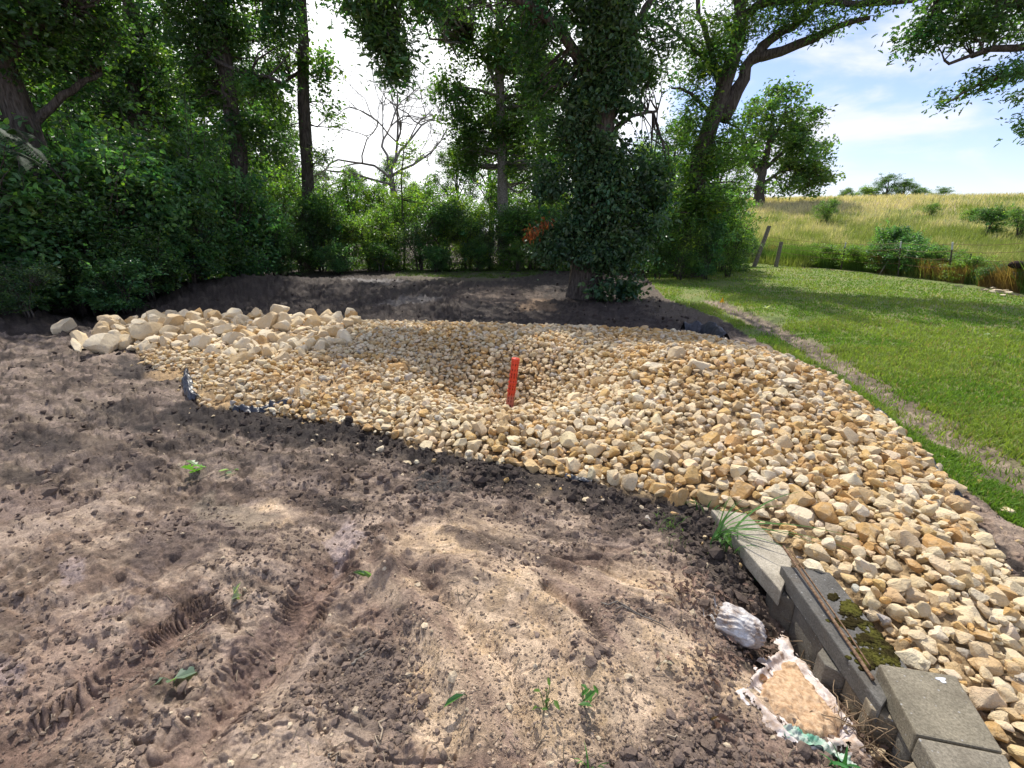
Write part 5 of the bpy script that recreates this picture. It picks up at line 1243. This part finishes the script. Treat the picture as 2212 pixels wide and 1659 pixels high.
cloth('fabric_scrap', [(1474, 719), (1508, 722), (1540, 728), (1566, 741)], .22, 'black landscape fabric edge standing up behind the upper right of the stone', 'fabric', 'black_fabric', r_, .03, arch=.16, lift=.05)
cloth('fabric_scrap', [(402, 808), (406, 830), (414, 856), (428, 866)], .10, 'crumpled black fabric scrap upright at the left foot of the stone', 'fabric', 'black_fabric', r_, .035, arch=.06)
cloth('fabric_scrap', [(508, 884), (550, 888), (600, 880), (655, 876)], .10, 'flat strip of black fabric along the left near edge of the stone', 'fabric', 'black_fabric', r_, .02, arch=.03)
cloth('fabric_scrap', [(1888, 884), (1905, 898), (1930, 912)], .07, 'small black fabric end poking out beside the lawn strip', 'fabric', 'black_fabric', r_, .02, 30, 8, arch=.03)
cloth('fabric_scrap', [(2008, 1000), (2022, 1018), (2034, 1036)], .06, 'thin black fabric lip at the right edge of the stone', 'fabric', 'black_fabric', r_, .02, 30, 8, arch=.03)
cloth('fabric_scrap', [(2038, 1056), (2052, 1068), (2060, 1084)], .09, 'bluish black fabric tuft at the right edge near the dark soil', 'fabric', 'black_fabric', r_, .03, 30, 8, arch=.05)
cloth('fabric_scrap', [(1222, 1030), (1250, 1040), (1278, 1046)], .06, 'sliver of black fabric under the near edge rocks', 'fabric', 'black_fabric', r_, .015, 30, 8, arch=.02)

# torn sand sack against the wall
def sack():
    b = G(1690, 1490); t = empty('sand_sack', b, 'torn white woven sack spilling orange sand beside the block wall', 'sack'); r = np.random.default_rng(14)
    nx = 90; u = np.linspace(0, 1, nx); U, W_ = np.meshgrid(u, u, indexing='ij')
    A, B, C_, D_ = [G(*q)[:2] for q in ((1588, 1492), (1700, 1398), (1882, 1640), (1730, 1622))]
    def sheet(name, m, lift, matn, amp, inner=0.0, thick=True):
        uu = inner + (1 - 2 * inner) * U; vv = inner + (1 - 2 * inner) * W_
        PX = (A[0] * (1 - uu) + D_[0] * uu) * (1 - vv) + (B[0] * (1 - uu) + C_[0] * uu) * vv
        PY = (A[1] * (1 - uu) + D_[1] * uu) * (1 - vv) + (B[1] * (1 - uu) + C_[1] * uu) * vv
        jx = .05 * (fbm(PX.ravel() * 8, PY.ravel() * 8, 1, 4, 5 + m).reshape(PX.shape) - .5); jy = .05 * (fbm(PX.ravel() * 8, PY.ravel() * 8, 1, 4, 15 + m).reshape(PX.shape) - .5)
        edge = np.minimum(np.minimum(U, 1 - U), np.minimum(W_, 1 - W_))
        PX = PX + jx * (1 + 1.2 * (edge < .02)); PY = PY + jy * (1 + 1.2 * (edge < .02))
        fold = fbm(PX.ravel() * 20 + PY.ravel() * 9, PY.ravel() * 6, 1.0, 4, 25 + m, .6, True).reshape(PX.shape); fine = fbm(PX.ravel() * 55, PY.ravel() * 30, 1.0, 3, 35 + m, .6).reshape(PX.shape)
        return PX, PY, edge, fold, fine
    base = height(A[None, 0], A[None, 1])[0]
    PX, PY, e, fo, fi = sheet('cloth', 0, 0, 'sack_cloth', 0)
    Zg = height(PX.ravel(), PY.ravel()).reshape(PX.shape); Zs = Zg * .6 + .4 * Zg.mean() + .012 + amp_(fo, fi) + .022 * np.exp(-((e - .07) / .045) ** 2)
    ix = np.arange(nx * nx).reshape(nx, nx); F = np.stack([ix[:-1, :-1], ix[1:, :-1], ix[1:, 1:], ix[:-1, 1:]], -1).reshape(-1, 4)
    tear = (fbm(PX.ravel() * 26, PY.ravel() * 26, 1, 3, 9).reshape(PX.shape) > .50 + 3.0 * e); keep = ~tear[:-1, :-1].ravel()
    V = np.stack([PX, PY, Zs], -1).reshape(-1, 3) - b; n = len(V); Fk = F[keep]
    link('woven_cloth', new_mesh('woven_cloth', np.vstack([V, V - [0, 0, .0015]]), [Fk, Fk[:, ::-1] + n], M['sack_cloth'], None, True), t)
    PX, PY, e, fo, fi = sheet('sand', 3, 0, '', 0, .12)
    Zg = height(PX.ravel(), PY.ravel()).reshape(PX.shape); Z2 = Zg * .6 + .4 * Zg.mean() + .012 + .034 * sst(.01, .16, e + .16 * (fbm(PX.ravel() * 14, PY.ravel() * 14, 1, 3, 18).reshape(PX.shape) - .5)) - .006 + .016 * (fi - .5) + .014 * (fbm(PX.ravel() * 12, PY.ravel() * 12, 1, 3, 8).reshape(PX.shape) - .5) - .02 * (e < .012)
    link('sand', new_mesh('sand', np.stack([PX, PY, Z2], -1).reshape(-1, 3) - b, [F], M['orange_sand'], None, True), t)
    cloth('printed_edge', [(1690, 1585), (1740, 1606), (1790, 1635), (1840, 1665)], .05, 'green printed underside of the sack at the bottom', None, 'sack_green', r, .03, arch=.006, lift=.010, parent=t)
def amp_(fo, fi): return .016 * (fo - .5) + .006 * (fi - .5)
sack()
def bag():
    r = np.random.default_rng(15); b = G(1580, 1368); zc = b[1] * CP - (b[2] - H) * SP; L = 56 * zc / F_PX
    V, Fc = ico(6); V = V.copy()
    s = vn(V[:, 0] * 2.5 + 5, V[:, 1] * 2.5 + V[:, 2] * 1.9, 3) - .5; f = 1 - np.abs(2 * vn(V[:, 0] * 3.1 + V[:, 2] * 4, V[:, 1] * 5.5 + 9, 6) - 1)
    V = V * (1 + .20 * s + .10 * (f - .5))[:, None]
    # torn open mouth, folded in, at the upper left end
    m = sst(.35, 1.0, V[:, 0]); V += np.stack([-.55 * m, .15 * m * np.sin(V[:, 1] * 9), .25 * m * np.sin(V[:, 2] * 11 + V[:, 1] * 7)], 1)
    V += .022 * np.sin(V[:, [1, 2, 0]] * 13 + V[:, [2, 0, 1]] * 5) + (.05 * (np.abs(vn(V[:, 0] * 5 + V[:, 2] * 3, V[:, 1] * 7 - V[:, 2] * 4, 11) * 2 - 1) - .5))[:, None] * V
    V *= np.array([L * 1.15, L * .66, L * .60])
    a = G(1545, 1318); q = G(1618, 1385); d = (a - q)[:2]; ang = math.atan2(d[1], d[0])
    t = empty('plastic_bag', b, 'crumpled white and brown-stained plastic bag lying by the hollow next to the wall', 'bag'); t.rotation_euler = (0, 0, ang)
    me = new_mesh('bag_body', V + [0, 0, L * .50], [Fc], M['bag_plastic'], None, True); link('bag_body', me, t)
    for k in range(5):
        mb = MB(); n = 14; tt = np.linspace(0, 1, n); w = L * .22; dz = r.uniform(-.2, .5)
        P0 = np.stack([L * (.55 + .5 * tt), L * (-.4 + .2 * k) + L * .1 * np.sin(tt * 6 + k), L * (.5 + dz * tt + .1 * np.sin(tt * 9 + k))], 1)
        sd = np.array([.1, .8, .5]) * w * .5; Vf = np.concatenate([P0 - sd * (1 - .8 * tt)[:, None], P0 + sd * (1 - .8 * tt)[:, None]]); i = np.arange(n - 1)
        mb.add(Vf, np.stack([i, i + 1, i + 1 + n, i + n], 1)); link('torn_flap', mb.build('torn_flap', M['bag_plastic'], True), t)
bag()

# ------------------------------------------------------------------ fence
def post_mesh(name, a, b_, rad, matn, sides=4, tpr=1.0):
    mb = MB(); V, F = tube_batch(np.linspace(a, b_, 7)[None], np.linspace(rad, rad * tpr, 7)[None], sides); mb.add(V, F); return mb
tf = empty('wire_fence', (12.0, 16.2, 0.2), 'sagging wire fence on thin dark steel posts between lawn and meadow', 'fence')
tops = []
for (bx, by), (tx, ty), D in (((1815, 590), (1827, 524), 20.7), ((1940, 600), (1946, 522), 17.8), ((2050, 606), (2058, 524), 16.0)):
    a = at(bx, by, D); t = at(tx, ty, D); a[2] = hz(a[0], a[1]) - .1
    link('post', post_mesh('post', a, t, .030, 'dark_steel').build('post', M['dark_steel'], False, tuple(tf.location)), tf)
    tipm = post_mesh('post_tip', t - (t - a) * .16, t + [0, 0, .01], .033, 'pale_paint'); link('post_tip', tipm.build('post_tip', M['pale_paint'], False, tuple(tf.location)), tf)
    tops.append((a, t))
for fr in (.97, .80, .62, .42):
    pts = [at(1660, 510 + (1 - fr) * 50, 23.5)] + [a + (t - a) * fr for a, t in tops] + [at(2230, 520 + (1 - fr) * 110, 14.0)]
    fine = []
    for p, q in zip(pts[:-1], pts[1:]):
        for s in np.linspace(0, 1, 8)[:-1]: fine.append(np.array(p) * (1 - s) + np.array(q) * s - [0, 0, .06 * math.sin(s * math.pi)])
    fine.append(np.array(pts[-1])); mb = MB(); V, F = tube_batch(np.array(fine)[None], np.full((1, len(fine)), .0065), 4); mb.add(V, F); link('wire', mb.build('wire', M['rust'], False, tuple(tf.location)), tf)
def wpost(p0, p1, D, rad, lab, cat_='post', matn='weathered_wood', sides=9, name='wooden_post'):
    a = at(*p0, D); t = at(*p1, D); a[2] = hz(a[0], a[1]) - .15; mb = post_mesh(name, a, t, rad, matn, sides, .86); o = link(name, roughen(mb.build(name, M[matn], False, a), .008), None, a); tagp(o, lab, cat_)
wpost((1628, 572), (1662, 488), 23.0, .105, 'old grey wooden fence post leaning hard to the right at the lawn corner')
wpost((1676, 572), (1688, 522), 22.5, .095, 'short weathered wooden post right of the leaning one')
wpost((2093, 578), (2098, 548), 15.6, .03, 'short thin leaning stake right of the third steel post', 'stake', 'dark_steel', 5, 'stake')
wpost((1905, 560), (1940, 530), 18.4, .024, 'thin grey brace stick slanting up to the second steel post', 'stick', 'weathered_wood', 5, 'brace_stick')
# stump with a dark knob at the right edge
def stump():
    r = np.random.default_rng(16); D = 13.3; b = at(2216, 640, D); b[2] = hz(b[0], D); t = empty('tree_stump', b, 'grey stump with a dark rounded knob on top at the right edge beyond the lawn', 'stump')
    mb = MB(); top = at(2210, 580, D); bark_trunk(mb, [b - [0, 0, .1], (b + top) / 2, top], .24, .20, r, 14, 22, 1.25); mb.add(np.array([top + [0, 0, .02]] + [top + [.17 * math.cos(q), .17 * math.sin(q), 0] for q in np.linspace(0, 6.28, 13)[:-1]]), np.array([[0, i + 1, (i + 1) % 12 + 1] for i in range(12)]))
    link('stump_body', mb.build('stump_body', M['pale_bark'], True, b), t)
    V, Fc = rock_shape(ICO3, 77, 4, .01, .8, .95); k = at(2200, 572, D - .05); mk = MB(); mk.add(V * [.26, .16, .17] + k, Fc, (.035, .025, .022)); link('knob', mk.build('knob', M['clod'], True, b), t)
stump()
r_ = np.random.default_rng(17); sm = [sharp(new_mesh('flat_stone', rock_shape(ICO2, 900 + k, 10, .008)[0] * [1, 1, .6], [ICO2[1]], M['rock'], None, True)) for k in range(4)]
for k in range(26):
    px = r_.uniform(2125, 2240); p = P(px, r_.uniform(618, 648) - 8, 0); 
    o = link('flat_stone', sm[k % 4], None, (p[0], p[1], hz(p[0], p[1]) + .04), (0, 0, r_.uniform(0, 6)), float(r_.uniform(.06, .15))); o.color = (*(TONES[1] * r_.uniform(.7, 1.05)), 1)
    tagp(o, 'pale flat stone in the loose row at the far right edge of the lawn', 'stone', 'flat stones at the right edge')
# survey flag
def flag():
    b = G(1559, 662); t = empty('marker_flag', b, 'small yellow marker flag stuck in the ground at the lawn edge', 'flag'); D = b[1]; top = at(1563, 642, D)
    mb = MB(); V, F = tube_batch(np.array([[[0, 0, -.1], [.01, 0, .15], top - b]]), np.full((1, 3), .003), 5); mb.add(V, F); link('wire_stake', mb.build('wire_stake', M['dark_steel']), t)
    mb = MB(); c = [at(1562, 642, D), at(1554, 654, D - .02), at(1564, 653, D + .02)]; A = np.array(c) - b; mb.add(np.vstack([A, A + [0, .004, 0]]), [np.array([[0, 1, 2], [5, 4, 3]])]); link('pennant', mb.build('pennant', M['flag_plastic']), t)
flag()

# ------------------------------------------------------------------ small plants and litter on the soil
def long_grass(name, px, py, n, hlo, hhi, w, seed, lab, base_col=(.045, .12, .03), lean=(0.0, 0.0), cat_='grass tuft', rad=.02):
    r = np.random.default_rng(seed); b = G(px, py); mb = MB(); K = 9; t = np.linspace(0, 1, K)
    for k in range(n):
        a = r.uniform(0, 6.28); L = r.uniform(hlo, hhi); dx, dy = math.cos(a) * .7 + lean[0], math.sin(a) * .7 + lean[1]; bend = r.uniform(.45, 1.15)
        C = np.stack([dx * L * bend * t ** 1.6, dy * L * bend * t ** 1.6, L * (t - .62 * bend * t ** 2.4)], 1) + [r.normal() * rad, r.normal() * rad, 0]
        sd = np.array([-dy, dx, .3]); sd /= np.linalg.norm(sd); ww = w * (1 - t ** 2.2) * np.minimum(1, .5 + t * 4) * .5 * r.uniform(.7, 1.3)
        V = np.concatenate([C - sd * ww[:, None], C + [0, 0, -w * .12], C + sd * ww[:, None]]); i = np.arange(K - 1)
        mb.add(V, np.concatenate([np.stack([i, i + K, i + 1 + K, i + 1], 1), np.stack([i + K, i + 2 * K, i + 1 + 2 * K, i + 1 + K], 1)]), np.array(base_col) * r.uniform(.7, 1.5))
    o = link(name, mb.build(name, M['grass'], True), None, b); tagp(o, lab, cat_); return o
long_grass('grass_tuft', 1548, 1170, 14, .22, .46, .011, 1, 'long arching grass tuft sprawling over the clean pale slab', lean=(.95, -.1), base_col=(.08, .18, .05))
long_grass('grass_tuft', 1528, 1112, 7, .10, .20, .010, 2, 'short upright grass tuft at the top corner of the pale slab')
long_grass('grass_tuft', 1445, 1135, 40, .05, .12, .005, 3, 'fine sparse grass tuft in the dark soil left of the slab', (.10, .17, .05), rad=.06)
long_grass('grass_tuft', 1635, 1250, 12, .08, .17, .010, 4, 'grass tuft at the lower edge of the pale slab', lean=(.5, .2))
long_grass('grass_tuft', 1590, 1195, 12, .08, .18, .010, 5, 'broad-bladed grass at the left side of the pale slab', (.06, .15, .035), lean=(.3, 0))
long_grass('grass_tuft', 1262, 1668, 7, .05, .12, .010, 6, 'green grass blades cut by the bottom edge near the middle', (.08, .19, .05))
long_grass('grass_tuft', 1815, 1668, 8, .08, .15, .014, 7, 'bright grass blades at the bottom edge by the sack', (.05, .17, .05))
long_grass('grass_tuft', 1480, 1180, 24, .03, .08, .004, 8, 'thin dull grass scattered in dark crumbs below the stone edge', (.09, .13, .05), rad=.07)
def sprig(name, px, py, n, size, seed, lab, c, tmpl=LEAF6, aspect=.45, h=.04, cat_='leaf', stem=True, spread=.5):
    size *= .78; r = np.random.default_rng(seed); b = G(px, py); mb = MB()
    C = r.normal(size=(n, 3)) * [size * spread, size * spread, 0] + [0, 0, h * .5 + .008]; C[:, 2] += r.uniform(0, h, n)
    leaves(mb, C, size, np.array(c) * r.uniform(.8, 1.2, (n, 1)), tmpl, r, 2.5, aspect=aspect, droop=0.05)
    if stem:
        V, F = tube_batch(np.stack([np.zeros((n, 3)) - [0, 0, .01], C * .6, C], 1), np.full((n, 3), .0016), 4); mb.add(V, F, np.array(c) * .9)
    o = link(name, mb.build(name, M['leaf']), None, b); tagp(o, lab, cat_)
sprig('seedling', 1178, 1532, 7, .045, 21, 'small yellow-green seedling at the bottom on the orange sand', (.13, .22, .06), cat_='seedling')
sprig('seedling', 1265, 1525, 6, .055, 22, 'small green seedling right of the yellow-green one near the bottom', (.08, .19, .05), cat_='seedling')
sprig('weed', 1568, 1195, 14, .05, 23, 'low light green leafy weed beside the grass left of the slab', (.10, .20, .05), h=.09, cat_='weed')
sprig('fallen_leaf', 800, 1248, 5, .085, 24, 'pale green split leaf lying on the soil above the sand ridge', (.14, .22, .13), h=.01, spread=.25)
sprig('fallen_leaf', 375, 1472, 3, .10, 25, 'grey-green wilted leaf on the red-brown soil at lower left', (.20, .28, .19), aspect=.7, h=.01, spread=.2)
sprig('fallen_leaf', 1010, 1500, 1, .13, 26, 'narrow dark green leaf lying alone on the sandy soil near the bottom', (.05, .14, .05), aspect=.3, h=.01, spread=.05)
sprig('fallen_leaf', 436, 1022, 4, .13, 27, 'bright green lobed leaf on the trampled soil at left', (.12, .25, .06), tmpl=OAK, aspect=.9, h=.02, stem=False, spread=.25)
sprig('fallen_leaf', 512, 1020, 3, .10, 28, 'pale thin leaf scrap right of the bright lobed leaf', (.25, .33, .22), h=.01, spread=.6)
sprig('fallen_leaf', 510, 1295, 4, .07, 29, 'faded grey-green leaf scrap in the middle of the left soil', (.24, .28, .20), h=.01, spread=.4)
sprig('fallen_leaf', 1415, 1445, 1, .05, 30, 'small pale curled leaf left of the white bag', (.45, .38, .30), aspect=.5, h=.01)
sprig('fallen_leaf', 1645, 1478, 2, .06, 31, 'curled brown leaf on the sand just left of the sack', (.22, .12, .08), aspect=.6, h=.02, stem=False, spread=.3)
sprig('fallen_leaf', 1540, 1568, 3, .05, 32, 'dark crumpled leaf at the bottom left of the sack', (.09, .05, .04), aspect=.6, h=.03, stem=False, spread=.3)
sprig('lawn_debris', 1650, 668, 6, .12, 33, 'white scrap of pulled roots lying on the lawn near the yellow flag', (.5, .5, .42), h=.03, stem=False, cat_='debris')
sprig('lawn_debris', 2140, 728, 6, .11, 34, 'pale leafy scrap lying alone on the open lawn at right', (.5, .55, .42), h=.03, stem=False, cat_='debris')
sprig('fallen_leaf', 1167, 606, 1, .2, 35, 'pale leaf on the shaded soil left of the vine-wrapped oak', (.35, .45, .35), h=.02, stem=False)
def stickobj(px0, py0, px1, py1, rad, lab, matn='stick', cat_='stick', wob=.01, name='stick'):
    a = G(px0, py0); b_ = G(px1, py1); r = np.random.default_rng(int(px0)); n = 9; C = np.linspace(a, b_, n); C[1:-1] += r.normal(size=(n - 2, 3)) * wob; C[:, 2] = height(C[:, 0], C[:, 1]) + rad * 1.2 + .003
    mb = MB(); V, F = tube_batch(C[None], np.linspace(rad, rad * .6, n)[None] * r.uniform(.8, 1.2, (1, n)), 6); mb.add(V, F, (.3, .25, .2)); o = link(name, mb.build(name, M[matn], True, a), None, a); tagp(o, lab, cat_)
stickobj(832, 1558, 812, 1622, .004, 'short pale broken stick on the grey soil at bottom centre')
stickobj(720, 1632, 742, 1670, .005, 'pale stick end cut by the bottom edge left of centre')
stickobj(1298, 1304, 1448, 1362, .0035, 'long thin dark twig on the sandy slope left of the bag', 'weathered_wood', wob=.006)
stickobj(1585, 1452, 1755, 1562, .0016, 'thin straight dry stem lying across the sack sand', wob=.004)
stickobj(1330, 1318, 1420, 1330, .0025, 'thin crooked root crossing above the long dark twig', 'weathered_wood', wob=.012)
stickobj(300, 1060, 470, 1020, .003, 'thin pale straw across the left soil', wob=.02)
stickobj(400, 1375, 470, 1330, .003, 'thin straw on the cracked soil at left', wob=.01)
stickobj(1440, 1590, 1500, 1608, .003, 'short pale twig below the sack corner', wob=.004)
stickobj(760, 1440, 800, 1405, .006, 'dark stubby stick beside the ribbed rut', 'weathered_wood')
stickobj(90, 1585, 120, 1545, .003, 'thin pale straw at the lower left', wob=.006)
# tangle of dry stems along the wall foot, and dead leaves
def litter():
    r = np.random.default_rng(44); mb = MB(); N = 150; Pt = []; R = []
    for k in range(N):
        t = r.random(); px = 1735 + 160 * t + r.normal() * 14; py = 1385 + 250 * t + r.normal() * 14; b = G(px, py); L = r.uniform(.06, .26); a = r.uniform(0, 6.28) if r.random() < .5 else math.atan2(-.6, .8) + r.normal() * .4
        tt = np.linspace(0, 1, 7); C = b + np.stack([math.cos(a) * L * tt, math.sin(a) * L * tt, .01 + r.uniform(0, .10) * np.sin(tt * 2.6)], 1) + r.normal(size=(7, 3)) * .006; Pt.append(C); R.append(np.linspace(1, .5, 7) * r.uniform(.0010, .0028))
    V, F = tube_batch(np.array(Pt), np.array(R), 5); mb.add(V, F, np.repeat(np.array([.36, .26, .16]) * r.uniform(.5, 1.3, (N, 1)), 35, 0))
    o = link('dry_stems', mb.build('dry_stems', M['dry'])); tagp(o, 'tangle of dry straw-coloured stems along the foot of the block wall', 'dry stems', None, 'stuff')
    mb = MB(); N = 420; px = np.concatenate([1735 + 170 * (q := r.random(170)) + r.normal(size=170) * 16, 1490 + r.normal(size=90) * 45, 1650 + r.normal(size=90) * 50, 1560 + r.normal(size=70) * 60]); py = np.concatenate([1380 + 260 * q + r.normal(size=170) * 14, 1300 + r.normal(size=90) * 25, 1330 + r.normal(size=90) * 40, 1440 + r.normal(size=70) * 40])
    p = np.array([P(a, b_, -.04) for a, b_ in zip(px, py)]); p[:, 2] = height(p[:, 0], p[:, 1]) + .006 + r.uniform(0, .012, N)
    leaves(mb, p, .038, np.array([.20, .135, .10]) * r.uniform(.4, 1.7, (N, 1)), OAK, r, 2.0, aspect=.7, droop=0)
    o = link('leaf_litter', mb.build('leaf_litter', M['dry'])); tagp(o, 'brown dead leaf litter round the bag and the wall foot', 'leaf litter', None, 'stuff')
    mb = MB(); N = 900; x, y = polar(N, 1.0, 7, -.9, .8, r); m = ~inpoly(PILE, x, y) & ~inpoly(LAWN, x, y); x, y = x[m], y[m]; n = len(x); L = r.uniform(.012, .06, n); a = r.uniform(0, 6.28, n)
    A = np.stack([x, y, height(x, y) + .004], 1); d = np.stack([np.cos(a) * L, np.sin(a) * L, 0 * L], 1); Pt = np.stack([A - d * .5, A + r.normal(size=(n, 3)) * .002, A + d * .5], 1); Pt[..., 2] = height(Pt[..., 0].ravel(), Pt[..., 1].ravel()).reshape(n, 3) + .004
    V, F = tube_batch(Pt, np.full((n, 3), .0011) * r.uniform(.6, 1.6, (n, 1)), 4); mb.add(V, F, np.repeat(np.array([.42, .34, .24]) * r.uniform(.4, 1.2, (n, 1)), 12, 0))
    o = link('straw_bits', mb.build('straw_bits', M['dry'])); tagp(o, 'short bits of straw and root scattered over the bare soil', 'straw', None, 'stuff')
litter()
